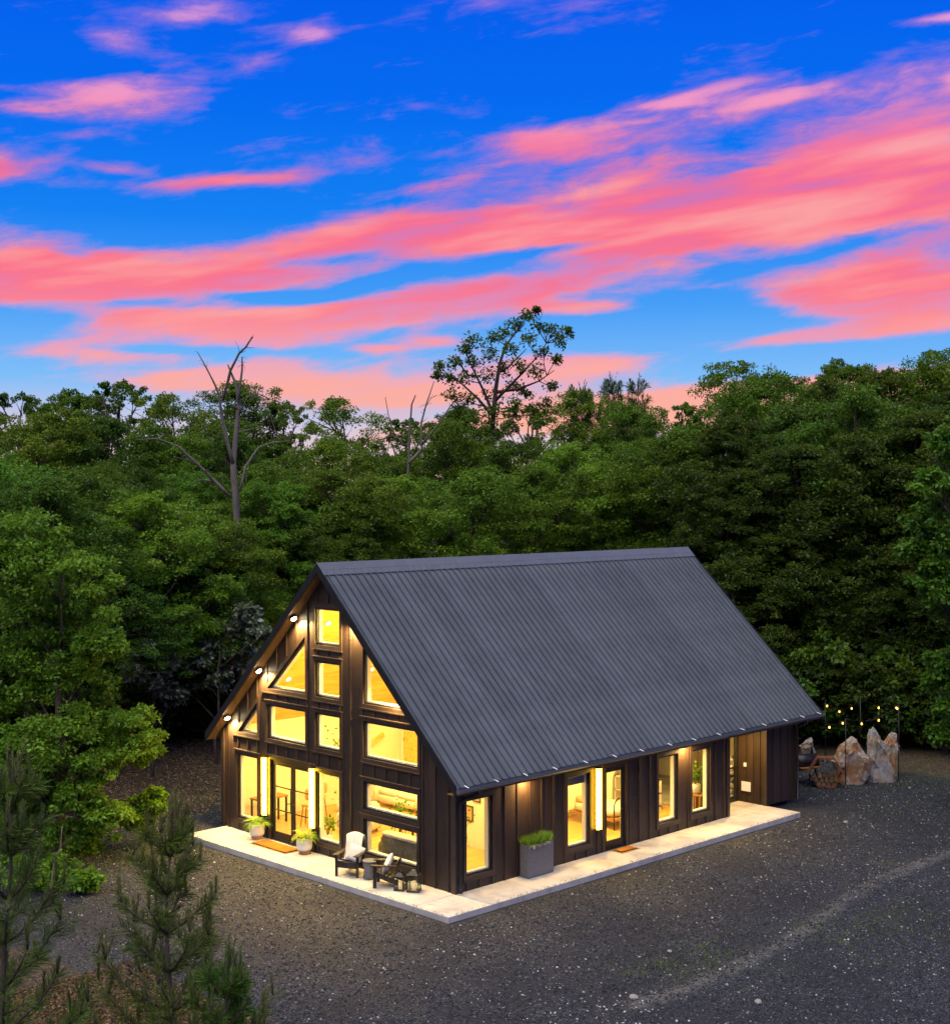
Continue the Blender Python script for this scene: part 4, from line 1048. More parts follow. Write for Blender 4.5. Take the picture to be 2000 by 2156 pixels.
def pillow(lb, cn, ang, p, tilt, spin, s=0.23):
    mb = MB(); n_ = 10
    grid = {}
    for side in (1, -1):
        for i in range(n_+1):
            for j in range(n_+1):
                u, v_ = i/n_*2-1, j/n_*2-1
                th = max(0, (1-u**4)*(1-v_**4))**0.55*0.085
                pin = 1-0.10*(1-abs(u))*(abs(v_)**3)-0.0; pin2 = 1-0.10*(1-abs(v_))*(abs(u)**3)
                grid[(side, i, j)] = len(mb.v); mb.v.append((u*s*pin2, side*th, v_*s*pin))
        for i in range(n_):
            for j in range(n_): mb.f.append((grid[(side, i, j)], grid[(side, i+1, j)], grid[(side, i+1, j+1)], grid[(side, i, j+1)]))
    o = mb.build('throw_pillow', FABW, None, True); o.location = local(cn, ang, p)
    o.rotation_euler = (Matrix.Rotation(ang, 3, 'Z') @ Matrix.Rotation(tilt, 3, 'X') @ Matrix.Rotation(spin, 3, 'Y')).to_euler()
    tag(o, lb, 'pillow', 'pillows on the porch chairs')
pillow('cream pillow on the chair draped with the throw', C1, A1, (0.08, 0.36, 0.53), R(-22), R(14))
pillow('cream pillow set cornerwise on the chair beside the lanterns', C2, A2, (0.0, 0.30, 0.56), R(-24), R(40))
# throw blanket draped over the first chair's back
mb = MB(); prof_t = [(-0.02, 0.30, 0.40), (-0.02, 0.44, 0.36), (0, 0.47, 0.52), (0, 0.55, 0.75), (0, 0.62, 0.96), (0, 0.665, 1.035), (0, 0.72, 1.035), (0, 0.75, 0.96), (0, 0.72, 0.72), (0, 0.70, 0.55)]
nu = 22
for i, (dx, y, z) in enumerate(prof_t):
    for j in range(nu+1):
        u = j/nu*2-1; k = 0.014*math.sin(u*15+0.6)+0.006*math.sin(u*37+i)
        wd = 0.245+0.012*math.sin(i*1.7); top = -0.02*u*u*4*(1 if i in (5, 6) else 0)
        mb.v.append((u*wd-0.03+0.01*math.sin(i*.9), y-0.035-k*1.1, z+top+0.3*k))
for i in range(len(prof_t)-1):
    for j in range(nu): mb.f.append((i*(nu+1)+j, i*(nu+1)+j+1, (i+1)*(nu+1)+j+1, (i+1)*(nu+1)+j))
o = mb.build('throw_blanket', FABW, None, True); o.location = C1; o.rotation_euler = (0, 0, A1)
sf = o.modifiers.new('thick', 'SOLIDIFY'); sf.thickness = 0.012
tag(o, 'pale throw blanket draped over the back of the left porch chair', 'blanket')
t = thing('side_table', 'grey woven drum table between the two porch chairs', 'side table', (7.62, -0.62, 0))
MB().lathe([(0.17, 0), (0.19, 0.02), (0.16, 0.22), (0.19, 0.43), (0.18, 0.45)], 26).build('drum', PLANTER, t, True); MB().lathe([(0.205, 0.451), (0.21, 0.46), (0.21, 0.475), (0.2, 0.48)], 26).build('tabletop', PLANTER, t, True)
def lantern(lb, loc, s, rz):
    t = thing('lantern', lb, 'lantern', loc, rz, 'black lanterns on the porch')
    a, h = 0.105*s, 0.30*s
    MB().box(-a*1.12, a*1.12, -a*1.12, a*1.12, 0, 0.025).build('base', DARKM, t)
    for i in (-1, 1):
        for j in (-1, 1): MB().box(i*a-0.009, i*a+0.009, j*a-0.009, j*a+0.009, 0.025, h).build('post', DARKM, t)
    MB().box(-a*1.1, a*1.1, -a*1.1, a*1.1, h, h+0.02).build('top_plate', DARKM, t)
    mb = MB(); b = a*0.42
    mb.poly([(-a, -a, h+.02), (a, -a, h+.02), (a, a, h+.02), (-a, a, h+.02), (-b, -b, h+.02+.075*s), (b, -b, h+.02+.075*s), (b, b, h+.02+.075*s), (-b, b, h+.02+.075*s)], [(0,3,2,1),(4,5,6,7),(0,1,5,4),(1,2,6,5),(2,3,7,6),(3,0,4,7)]); mb.build('roof', DARKM, t)
    MB().tube([(0.05*s*math.cos(q), 0, h+.02+.075*s+0.045*s*math.sin(q)) for q in np.linspace(-0.2, math.pi+0.2, 12)], 0.007, 6).build('ring', DARKM, t, True)
    MB().lathe([(0.045*s, 0.026), (0.045*s, 0.16*s+0.03), (0.02*s, 0.165*s+0.03)], 16).build('candle', CANDLE, t, True)
    for q in range(4):
        m_ = Matrix.Rotation(q*math.pi/2, 3, 'Z'); mb = MB()
        mb.box(-a+0.01, a-0.01, -a-0.002, -a+0.002, 0.028, h-0.002); mb.v = [tuple(m_ @ Vector(v)) for v in mb.v]; mb.build('pane', GLASS, t)
lantern('smaller black lantern with candle beside the porch chair', (8.98, -0.76, 0), 1.15, 0.5)
lantern('larger black lantern with candle next to the smaller one', (9.30, -0.58, 0), 1.38, 0.6)

# ================================================================== fire pit corner beyond the house
def gz(x, y): return float(height(np.array([float(x)]), np.array([float(y)]))[0])
FH = Vector((-math.sin(YAW), math.cos(YAW), 0))
def at(px, D):                                   # ground position in the direction of a photo column at forward distance D
    p = CAM+FH*D+_r*((px-1000)/FPX*D); return (p.x, p.y)
def z_at(py, D): return 10.0-(py-1049)/FPX*D
def stone_mat(name, base, patch, dark):
    m = bpy.data.materials.new(name); m.use_nodes = True; q = G(m.node_tree); b = m.node_tree.nodes['Principled BSDF']
    co = q.n('ShaderNodeTexCoord').outputs['Object']
    n1 = q.noise(co, 2.2, 6, 0.65, 0.8); n2 = q.noise(co, 9, 5, 0.7); n3 = q.noise(co, 4.0, 6, 0.7, 1.5)
    c = q.mix(q.step(n1, 0.44, 0.58), (*base, 1), (*patch, 1)); c = q.mix(q.m('MULTIPLY', q.step(n3, 0.55, 0.7), 0.8), c, (*dark, 1))
    c = q.mix(q.m('MULTIPLY', q.step(n2, 0.60, 0.74), 0.4), c, (0.50, 0.46, 0.41, 1))
    q.put(b.inputs['Base Color'], c); b.inputs['Roughness'].default_value = 0.9
    bn = q.n('ShaderNodeBump'); bn.inputs['Strength'].default_value = 0.9; bn.inputs['Distance'].default_value = 0.05; q.put(bn.inputs['Height'], q.m('ADD', n2, n3)); q.put(b.inputs['Normal'], bn.outputs[0]); return m
STO = stone_mat('ochre_limestone', (0.31, 0.155, 0.06), (0.40, 0.35, 0.29), (0.11, 0.05, 0.025))
STG = stone_mat('grey_limestone', (0.31, 0.295, 0.275), (0.34, 0.24, 0.15), (0.09, 0.086, 0.083))
FACE = math.atan2(_r.y, _r.x)
def boulder(lb, loc, outline, thick, mat, seed, lean=0.0):
    """standing stone: an outline (across, up) swelled to a rough slab"""
    rr = np.random.default_rng(seed); n_ = len(outline); cx = sum(p[0] for p in outline)/n_; cz = sum(p[1] for p in outline)/n_
    bm = bmesh.new(); rings = []
    for (d_, s) in ((-1.0, 0.50), (-0.72, 0.86), (-0.25, 1.0), (0.3, 0.98), (0.75, 0.84), (1.0, 0.46)):
        rings.append([bm.verts.new((cx+(p[0]-cx)*s*(1+0.05*rr.normal()), d_*thick*(1+.12*rr.normal()), max(-0.05, cz+(p[1]-cz)*s if p[1] > 0.1 else -0.05))) for p in outline])
    for a, b in zip(rings[:-1], rings[1:]):
        for i in range(n_): bm.faces.new((a[i], a[(i+1) % n_], b[(i+1) % n_], b[i]))
    bm.faces.new(rings[0][::-1]); bm.faces.new(rings[-1])
    bmesh.ops.triangulate(bm, faces=[f for f in bm.faces if len(f.verts) > 4])
    bmesh.ops.subdivide_edges(bm, edges=bm.edges, cuts=2, use_grid_fill=True)
    for v in bm.verts:
        p = np.array(v.co)*3.1+seed
        k = 0.026*(math.sin(p[0]*2.1+p[2])+math.sin(p[1]*2.7-p[2]*1.9)+math.sin(p[2]*3.3+p[0]*2))+0.020*rr.normal()
        v.co += Vector((v.co.x-cx, v.co.y*1.5, (v.co.z-cz)*0.5)).normalized()*k
    me = bpy.data.meshes.new('standing_stone'); bmesh.ops.recalc_face_normals(bm, faces=bm.faces); bm.to_mesh(me); bm.free(); me.materials.append(mat)
    o = bpy.data.objects.new('standing_stone', me); link(o); o.location = (loc[0], loc[1], gz(*loc)); o.rotation_euler = (0, lean, FACE)
    tag(o, lb, 'boulder', 'standing stones round the fire pit')
D0 = 48.2
sq = lambda O, a, b: [(x*a, z*b) for x, z in O]
boulder('broad rounded ochre standing stone behind the rusty hexagon ring', at(1794, D0), sq([(-.45, 0), (-.62, .35), (-.66, .85), (-.52, 1.25), (-.30, 1.52), (0.0, 1.72), (.14, 1.64), (.36, 1.30), (.60, 1.02), (.64, .55), (.50, .12), (.38, 0)], 1.0, .94), 0.28, STO, 3)
boulder('tallest grey pointed standing stone', at(1858, D0+0.35), sq([(-.50, 0), (-.46, .5), (-.52, 1.2), (-.50, 1.6), (-.42, 2.05), (-.30, 2.12), (-.16, 1.9), (-.02, 1.5), (.16, 1.0), (.34, .5), (.46, 0)], 1.05, .92), 0.28, STG, 5)
boulder('narrow ochre standing stone at the right end', at(1880, D0+1.5), sq([(-.34, 0), (-.30, .6), (-.36, 1.15), (-.20, 1.78), (-.05, 1.95), (.12, 1.88), (.20, 1.3), (.18, .6), (.16, 0)], 1.0, .80), 0.24, STO, 9)
boulder('small pale grey standing stone behind the black grill', at(1701, D0+2.2), sq([(-.26, 0), (-.22, .6), (-.28, 1.1), (-.12, 1.40), (.14, 1.46), (.24, 1.1), (.28, .6), (.20, 0)], 1.0, .84), 0.2, STG, 13)
# hexagonal firewood ring
hx = at(1739, 47.6)
t = thing('firewood_ring', 'rusty steel hexagon firewood ring half filled with logs', 'log holder', (hx[0], hx[1], gz(*hx)), FACE-0.15)
mb = MB(); ro, ri, dp = 0.60, 0.545, 0.20
hp = lambda r_, k: (r_*math.cos(k*math.pi/3), r_*math.sin(k*math.pi/3)+0.53)
for k in range(6):
    a, b, c_, e = hp(ro, k), hp(ro, k+1), hp(ri, k+1), hp(ri, k)
    MB().prism([a, b, c_, e], lambda u, v_, d_: (u, d_, v_), -dp, dp).build('side_plate', RUST, t, bevel=0.006)
for (x, z, r_) in [(-.25, .12, .085), (-.08, .11, .08), (.09, .12, .09), (.26, .12, .08), (-.33, .26, .075), (-.16, .26, .085), (.01, .27, .08), (.18, .27, .085), (.33, .27, .07), (-.22, .40, .075), (-.05, .41, .075), (.12, .40, .07)]:
    mb = MB(); mb.tube([(x, -dp+0.02-rng.random()*0.06, z+0.0), (x+0.01, 0, z), (x, dp-0.02, z)], r_*0.95, 9); mb.build('log', LOGM, t)
# black barrel grill
bx = at(1692, 48.4)
t = thing('barrel_grill', 'black barrel grill beside the rusty firewood ring', 'grill', (bx[0], bx[1], gz(*bx)), FACE+0.35)
mb = MB(); mb.tube([(-0.50, 0, 0.72), (-0.48, 0, 0.72), (0.48, 0, 0.72), (0.50, 0, 0.72)], [0.20, 0.29, 0.29, 0.20], 22); mb.build('barrel', DARKM, t, True)
for a in (-1, 1):
    for b in (-1, 1): MB().bar((a*0.38, b*0.16, 0.5), (a*0.44, b*0.26, 0), 0.04, 0.04).build('leg', DARKM, t)
MB().bar((-0.36, -0.36, 0.80), (0.36, -0.36, 0.80), 0.03, 0.03).build('handle', DARKM, t); MB().tube([(0.35, 0, 0.98), (0.35, 0, 1.28)], 0.045, 10).build('chimney', DARKM, t, True)
MB().box(-0.42, 0.42, -0.56, -0.32, 0.58, 0.61).build('front_shelf', FURN, t)
# poles and festoon lights
def pole(lb, xy, h):
    t = thing('light_pole', lb, 'pole', (xy[0], xy[1], gz(*xy)), 0, 'thin black poles of the string lights')
    MB().tube([(0, 0, -0.1), (0, 0, h)], 0.016, 8).build('post', DARKM, t, True)
    MB().lathe([(0.13, 0.0), (0.13, 0.03), (0.05, 0.04), (0.04, 0.10)], 16).build('base', DARKM, t, True)
    MB().tube([(0, 0, h-0.01), (0.02, 0.02, h+0.05), (0.07, 0.06, h+0.04)], 0.010, 6).build('hook', DARKM, t, True)
    return Vector((xy[0], xy[1], gz(*xy)+h))
pA = pole('thin black pole in front of the broad ochre stone', at(1781, 47.4), 2.45)
pB = pole('thin black pole right of the narrow standing stone', at(1893, 47.9), 2.85)
pC_xy = at(1812, 52.6); pC = pole('thin black pole in the dark behind the standing stones', pC_xy, 2.35)
pD = pole('thin black pole near the back corner of the house', at(1738, 52.2), 2.3)
def festoon(lb, a, b, sag, bulbs):
    a, b = Vector(a), Vector(b); f = lambda t_: a.lerp(b, t_)+Vector((0, 0, -4*sag*t_*(1-t_)))
    t = thing('string_lights', lb, 'string lights', tuple(a), 0, 'string lights round the fire pit')
    MB().tube([tuple(f(k/16)-a) for k in range(17)], 0.008, 5).build('cable', DARKM, t)
    for u in bulbs:
        p = f(u)-a
        s_ = MB().lathe([(0.018, -0.05), (0.018, 0.0), (0.012, 0.01)], 8).build('socket', DARKM, t); s_.location = p
        b_ = MB().lathe([(0.004, -0.135), (0.024, -0.125), (0.032, -0.10), (0.024, -0.065), (0.014, -0.05)], 10).build('bulb', BULB, t, True); b_.location = p
eave = Vector((W+OE-0.1, L2+OB-0.2, ZE-0.15))
festoon('string lights from the house eave to the pole before the ochre stone', eave, pA, 0.25, (0.45, 0.9))
festoon('string lights between the front pole and the pole by the narrow stone', pA, pB, 0.30, (0.3, 0.62, 0.97))
festoon('string lights from the right pole back into the dark trees', pB, pC, 0.15, (0.06, 0.5))
festoon('string lights strung from the back pole toward the house corner', pC, pD, 0.35, (0.25, 0.6, 0.95))
# single larger rocks lying on the gravel
def rock(lb, xy, s, seed):
    rr = np.random.default_rng(seed); bm = bmesh.new(); bmesh.ops.create_icosphere(bm, subdivisions=2, radius=s)
    for v in bm.verts: v.co *= 1+0.22*math.sin(v.co.x/s*2.2+seed)*math.sin(v.co.y/s*2+seed*2)+0.06*rr.normal(); v.co.z *= 0.62
    me = bpy.data.meshes.new('loose_rock'); bm.to_mesh(me); bm.free(); me.materials.append(STG); o = bpy.data.objects.new('loose_rock', me); link(o)
    o.location = (xy[0], xy[1], gz(*xy)+s*0.35); tag(o, lb, 'rock', 'loose rocks on the gravel')
def gpt(px, py):
    D = (10-GZ)/((py-1049)/FPX); return at(px, D)
rock('fist-sized pale rock on the gravel near the bottom right edge', gpt(1597, 2118), 0.085, 3)
rock('pale rock beside the mossy patch on the gravel', gpt(1410, 2010), 0.055, 4)
rock('pale rock on the gravel before the farthest slab corner', gpt(1781, 1736), 0.07, 7)
rock('larger grey rock among white chips near the bottom of the yard', gpt(1335, 2112), 0.10, 10)

# ================================================================== vegetation
def tube_set(mb, a, b, r0, r1, n=6, bend=0.1, k=4, seed=0):
    rr = random.Random(seed); a, b = Vector(a), Vector(b); L = (b-a).length
    off = Vector((rr.uniform(-1, 1), rr.uniform(-1, 1), rr.uniform(-.3, .6)))*L*bend
    pts = [a.lerp(b, i/k)+off*math.sin(math.pi*i/k) for i in range(k+1)]
    mb.tube(pts, [r0+(r1-r0)*i/k for i in range(k+1)], n); return pts
def foliage(lobes, clumps, leaves, size, seed, flat=0.58, clump_r=0.36, up=0.5):
    """leaves on clumps on lobes. lobes: [(center, radius)]; returns V,F,tone"""
    r = np.random.default_rng(seed); Cn = []; Cr = []; Ct = []
    for c_, rad in lobes:
        d_ = unit(r.normal(size=(clumps, 3))+np.array([0, 0, up])); rr_ = rad*(0.45+0.80*r.random((clumps, 1))**0.8)
        Cn.append(np.array(c_)[None]+d_*rr_*np.array([1, 1, 0.82])); Cr.append(np.full(clumps, rad)*clump_r*r.uniform(0.6, 1.25, clumps)); Ct.append(np.full(clumps, r.uniform(-.12, .12))+r.normal(size=clumps)*0.10)
    Cn = np.concatenate(Cn); Cr = np.concatenate(Cr); Ct = np.concatenate(Ct); n = len(Cn)*leaves
    ci = np.repeat(np.arange(len(Cn)), leaves)
    d_ = unit(r.normal(size=(n, 3))+np.array([0, 0, 0.25])); rad = r.random((n, 1))**0.5
    P = Cn[ci]+d_*rad*Cr[ci][:, None]*np.array([1, 1, flat])
    T_ = unit(d_*np.array([1, 1, .4])+r.normal(size=(n, 3))*0.55+np.array([0, 0, -0.25]))
    N_ = unit(np.array([0, 0, 1.0])+0.7*d_+r.normal(size=(n, 3))*0.6); N_ = unit(N_-T_*np.sum(N_*T_, 1, keepdims=True))
    ln = size*r.uniform(0.6, 1.35, n)
    V, F = leaf_quads(P, T_, N_, ln, ln*r.uniform(0.5, 0.8, n))
    tone = np.clip(0.42+Ct[ci]+r.normal(size=n)*0.16, 0, 1)
    return V, F, np.repeat(tone, 4)
def tree_proto(seed, H=14.0, Rc=3.7, base=0.30, nl=17, lobe=(1.0, 1.75), clumps=30, leaves=94, size=0.128, mat=LEAF, shape=1.0, trunk=0.22):
    r = np.random.default_rng(seed); lobes = []
    zc, hz = H*(base+1)/2, H*(1-base)/2
    for k in range(nl):
        f = (k+0.5)/nl; z = -0.92+1.84*f; a = k*2.39996+r.uniform(-.5, .5)
        rad = math.sqrt(max(0.0, 1-abs(z)**2.2))*r.uniform(0.45, 0.86)*shape
        L = r.uniform(*lobe)*(1.0-0.18*max(z, 0))
        lobes.append(((Rc*rad*math.cos(a), Rc*rad*math.sin(a), zc+hz*z*0.88), L))
    lobes.append(((0.2, 0.1, zc+hz*0.80), lobe[0])); lobes.append(((0, 0, zc+0.3*hz), lobe[1]*1.05))
    V, F, tone = foliage(lobes, clumps, leaves, size, seed)
    crown = raw_mesh('crown', V, F, mat, {'tone': tone})
    mb = MB(); top = H*0.82
    tp = [Vector((0.25*math.sin(i*0.9+seed), 0.25*math.cos(i*1.1+seed*2), top*i/6)) for i in range(7)]; tp[0] = Vector((0, 0, -0.4))
    mb.tube(tp, [trunk*(1-0.78*i/6) for i in range(7)], 9)
    for i, (c_, L) in enumerate(lobes):
        zb = max(1.5, c_[2]-2.2); j = min(5, int(zb/top*6)); t_ = zb/top*6-j; a = tp[j].lerp(tp[min(j+1, 6)], min(max(t_, 0), 1))
        tube_set(mb, a, c_, trunk*0.34, 0.02, 5, 0.10, 4, seed*50+i)
        for q in range(3):
            e = Vector(c_)+Vector(r.normal(size=3))*L*0.6; tube_set(mb, Vector(a).lerp(Vector(c_), 0.6), e, 0.035, 0.008, 4, 0.08, 3, i*9+q)
    return mb.mesh('trunk', BARK, True), crown
protos = {
 'round': tree_proto(1, mat=LEAF), 'deep': tree_proto(2, Rc=3.9, nl=19, mat=LEAFD), 'tall': tree_proto(3, Rc=3.0, base=0.22, nl=18, mat=LEAF, lobe=(0.9, 1.5)),
 'wide': tree_proto(4, H=13, Rc=4.6, base=0.28, nl=21, mat=LEAFD), 'bright': tree_proto(5, Rc=3.8, base=0.2, nl=19, mat=LEAFB), 'airy': tree_proto(6, Rc=3.6, base=0.35, nl=15, clumps=15, leaves=72, size=0.14, lobe=(0.9, 1.5), mat=LEAF),
 'olive': tree_proto(9, Rc=3.9, base=0.18, nl=20, mat=LEAFO_SHADED), 'olive_tall': tree_proto(10, Rc=3.2, base=0.2, nl=18, mat=LEAFO_SHADED, lobe=(0.9, 1.5)),
 'gappy': tree_proto(8, Rc=3.7, base=0.3, nl=26, clumps=10, leaves=64, size=0.15, lobe=(0.55, 1.2), mat=LEAFD, shape=1.15),
}
PH = {'wide': 13.0}
def plant_tree(kind, px, top_y, D, wscale, label, group, name='broadleaf_tree', cat='tree', rz=None, sink=0.0):
    xy = at(px, D); z0 = gz(*xy) if abs(xy[0]) < 400 else GZ
    Ht = z_at(top_y, D)-z0; s = Ht/PH.get(kind, 14.0)
    t = thing(name, label, cat, (xy[0], xy[1], z0-sink), random.uniform(0, 6.28) if rz is None else rz, group)
    ws = s*wscale; t.scale = (ws, ws, s)
    tr, cr = protos[kind]
    for nm, me in (('trunk', tr), ('crown', cr)): o = bpy.data.objects.new(nm, me); link(o, t)
    return t
SKY = [(-150, 815), (0, 812), (60, 802), (120, 835), (170, 818), (220, 798), (290, 815), (340, 875), (400, 838), (480, 830), (560, 862), (620, 856), (680, 848), (740, 872), (800, 884), (880, 852), (950, 840), (1010, 856), (1100, 862), (1180, 850), (1250, 860), (1330, 862), (1400, 884), (1460, 822), (1540, 795), (1600, 772), (1700, 768), (1800, 762), (1880, 750), (1950, 738), (2200, 728)]
sky_y = lambda x: float(np.interp(x, [p[0] for p in SKY], [p[1] for p in SKY]))
rt = random.Random(5)
K1 = ['airy', 'gappy', 'tall', 'gappy', 'airy', 'round', 'gappy']
ORD = ['first', 'second', 'third', 'fourth', 'fifth', 'sixth', 'seventh', 'eighth', 'ninth', 'tenth', 'eleventh', 'twelfth', 'thirteenth', 'fourteenth', 'fifteenth', 'sixteenth', 'seventeenth', 'eighteenth', 'nineteenth', 'twentieth', 'twenty-first', 'twenty-second', 'twenty-third', 'twenty-fourth', 'twenty-fifth', 'twenty-sixth']
LOOK = {'round': 'rounded green', 'deep': 'deep green', 'tall': 'slender', 'wide': 'spreading', 'bright': 'bright green', 'airy': 'airy', 'olive': 'shade-toned olive', 'olive_tall': 'slender shade-toned olive', 'gappy': 'ragged see-through'}
x = -90; i = 0
while x < 2120:                                    # skyline row
    D = rt.uniform(84, 94); plant_tree(K1[i % 7], x, sky_y(x)-24+rt.uniform(-14, 26), D, rt.uniform(0.80, 0.98), LOOK[K1[i % 7]]+' tree on the skyline, '+ORD[i]+' from the left', 'skyline trees of the wood'); x += rt.uniform(92, 135); i += 1
x = -60; i = 0
K2 = ['deep', 'round', 'wide', 'bright', 'deep', 'tall', 'round']
while x < 2100:                                    # second row
    D = rt.uniform(71, 79); y = sky_y(x)+rt.uniform(35, 80); y = max(y, 800)
    kk = K2[i % 7]
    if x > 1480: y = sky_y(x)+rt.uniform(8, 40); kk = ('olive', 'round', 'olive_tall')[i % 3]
    plant_tree(kk, x, y, D, rt.uniform(0.85, 1.05), LOOK[kk]+' tree just below the skyline, '+ORD[i]+' from the left', 'second row of the wood'); x += rt.uniform(105, 150); i += 1
x = -60; i = 0
K3 = ['bright', 'round', 'deep', 'bright', 'round', 'wide']
while x < 2080:                                    # third row, right behind the house
    D = rt.uniform(60, 66); y = rt.uniform(935, 1000)
    if x > 1350: y = np.interp(x, [1350, 1500, 2100], [930, 850, 800])+rt.uniform(-15, 40)
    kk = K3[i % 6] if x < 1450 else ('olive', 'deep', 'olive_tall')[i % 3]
    plant_tree(kk, x, y, D, rt.uniform(0.95, 1.2), LOOK[kk]+' tree in the thick of the wood, '+ORD[i]+' from the left', 'third row of the wood'); x += rt.uniform(120, 165); i += 1
LEFT = sorted([(-40, 940, 52, 'bright', 1.2), (330, 1030, 50.5, 'bright', 1.15), (180, 985, 54, 'deep', 1.2), (470, 1085, 55, 'round', 1.2), (600, 1010, 60, 'bright', 1.1), (60, 1010, 47, 'deep', 1.15), (700, 1080, 60, 'deep', 1.2), (420, 1150, 53, 'deep', 1.2), (240, 1180, 48.5, 'deep', 1.2)])
for i, (px, y, D, k, ws) in enumerate(LEFT):
    plant_tree(k, px, y, D, ws, LOOK[k]+' tree fronting the wood left of the gable, '+ORD[i]+' from the left', 'trees at the left edge of the wood')
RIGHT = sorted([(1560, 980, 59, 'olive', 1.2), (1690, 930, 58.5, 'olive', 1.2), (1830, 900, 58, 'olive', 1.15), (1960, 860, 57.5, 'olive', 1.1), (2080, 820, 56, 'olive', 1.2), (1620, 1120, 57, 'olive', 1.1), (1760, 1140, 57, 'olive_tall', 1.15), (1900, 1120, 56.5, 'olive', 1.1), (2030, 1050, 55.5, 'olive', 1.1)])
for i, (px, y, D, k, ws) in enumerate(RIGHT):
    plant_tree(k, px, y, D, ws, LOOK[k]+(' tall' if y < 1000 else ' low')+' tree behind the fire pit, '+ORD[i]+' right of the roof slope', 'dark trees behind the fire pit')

# shrubs of the understorey
def shrub_proto(seed, mat, n=9):
    r = np.random.default_rng(seed); lobes = [((r.normal()*0.9, r.normal()*0.9, r.uniform(0.6, 2.1)), r.uniform(0.5, 0.85)) for _ in range(n)]
    V, F, tone = foliage(lobes, 16, 60, 0.15, seed); mb = MB()
    for i, (c_, L) in enumerate(lobes): tube_set(mb, (0, 0, -0.1), c_, 0.035, 0.008, 5, 0.1, 3, seed+i)
    return mb.mesh('stem', BARK, True), raw_mesh('foliage', V, F, mat, {'tone': tone})
shrubs = [shrub_proto(31, LEAFO_SHADED), shrub_proto(32, LEAFD), shrub_proto(33, LEAFO_SHADED, 11)]
def plant_shrub(k, px, D, s, label, group, sz=1.0):
    xy = at(px, D); t = thing('shrub', label, 'shrub', (xy[0], xy[1], gz(*xy)), rt.uniform(0, 6.28), group); t.scale = (s, s, s*sz)
    for nm, me in zip(('stem', 'foliage'), shrubs[k]): o = bpy.data.objects.new(nm, me); link(o, t)
for i in range(22):
    px = 1590+i*24+rt.uniform(-8, 8); plant_shrub(i % 3, px, rt.uniform(54, 58.5)-max(0, px-1900)*0.01, rt.uniform(0.9, 1.5), 'dark shrub behind the standing stones, '+ORD[i]+' right of the house', 'understorey behind the fire pit', rt.uniform(0.8, 1.3))
for i in range(16):
    px = -20+i*31+rt.uniform(-8, 8); D = rt.uniform(50, 54)+(2.5 if px > 330 else 0); plant_shrub(i % 3, px, D, rt.uniform(0.9, 1.4), 'dark shrub under the trees left of the gable, '+ORD[i]+' from the left', 'understorey left of the house', rt.uniform(0.8, 1.2))

# --- individual trees made from lobes seen in the photograph
def lobe_tree(name, label, px0, D, lobes, trunk_r, mat, clumps, leaves, size, seed, spread=1.1, flat=0.62, clump_r=0.42, bark=BARK, stems=None):
    """lobes in photo units (column, row, radius); each gets its own distance"""
    rr = random.Random(seed); base = at(px0, D); z0 = gz(*base); k = D/FPX; LB = []
    t = thing(name, label, 'tree', (base[0], base[1], z0))
    for (px, py, rad) in lobes:
        dd = D+rr.uniform(-spread, spread)*max(1.0, rad*k); p = at(px, dd); LB.append(((p[0]-base[0], p[1]-base[1], z_at(py, dd)-z0), rad*k))
    V, F, tone = foliage(LB, clumps, leaves, size, seed, flat, clump_r)
    o = bpy.data.objects.new('crown', raw_mesh('crown', V, F, mat, {'tone': tone})); link(o, t)
    if stems:
        mb = MB(); nodes_ = []
        for q, pl in enumerate(stems):
            dz = 0 if q == 0 else rr.uniform(-0.9, 0.9); P = [Vector((*(at(a, D+dz*i/3)), z_at(b, D+dz*i/3)))-Vector((base[0], base[1], z0)) for i, (a, b) in enumerate(pl)]
            if q == 0: P = [Vector((0, 0, -0.4)), Vector((P[0].x*0.5, P[0].y*0.5, P[0].z*0.5))]+P
            r0 = trunk_r if q == 0 else trunk_r*0.42; mb.tube(P, [max(0.02, r0*(1-0.85*i/(len(P)-1))) for i in range(len(P))], 7)
            nodes_ += [P[i].lerp(P[i+1], f_) for i in range(2 if q == 0 else 0, len(P)-1) for f_ in (0, .5)]
        for i, (c_, L) in enumerate(LB):
            c_ = Vector(c_); a = min(nodes_, key=lambda v: (v-c_).length+max(0, v.z-c_.z+0.3)*2)
            tube_set(mb, a, c_, 0.035, 0.012, 5, 0.08, 3, seed*31+i)
            for q in range(3): tube_set(mb, a.lerp(c_, 0.7), c_+Vector([rr.gauss(0, 1) for _ in range(3)])*L*0.7, 0.015, 0.006, 4, 0.08, 2, i*9+q)
        mb.build('trunk', bark, t, True); return t
    top = max(c_[2] for c_, _ in LB)*0.9; mb = MB(); axis_ = Vector((sum(c_[0] for c_, _ in LB)/len(LB)*0.5, sum(c_[1] for c_, _ in LB)/len(LB)*0.5, 0))
    tp = [axis_*(i/6)**1.5+Vector((0.12*math.sin(i*1.3+seed), 0.12*math.cos(i*1.7+seed), top*i/6)) for i in range(7)]; tp[0] = Vector((0, 0, -0.4))
    mb.tube(tp, [trunk_r*(1-0.8*i/6) for i in range(7)], 10)
    for i, (c_, L) in enumerate(LB):
        zb = min(max(0.16*top, c_[2]-0.25*top), top*0.95); j = min(5, int(zb/top*6)); a = tp[j].lerp(tp[j+1], zb/top*6-j); tube_set(mb, a, c_, trunk_r*0.32, 0.012, 6, 0.08, 4, seed*31+i)
        for q in range(5):
            e = Vector(c_)+Vector([rr.gauss(0, 1) for _ in range(3)])*L*0.55; tube_set(mb, Vector(a).lerp(Vector(c_), 0.65), e, trunk_r*0.13, 0.005, 4, 0.08, 3, i*9+q)
    mb.build('trunk', bark, t, True)
    return t
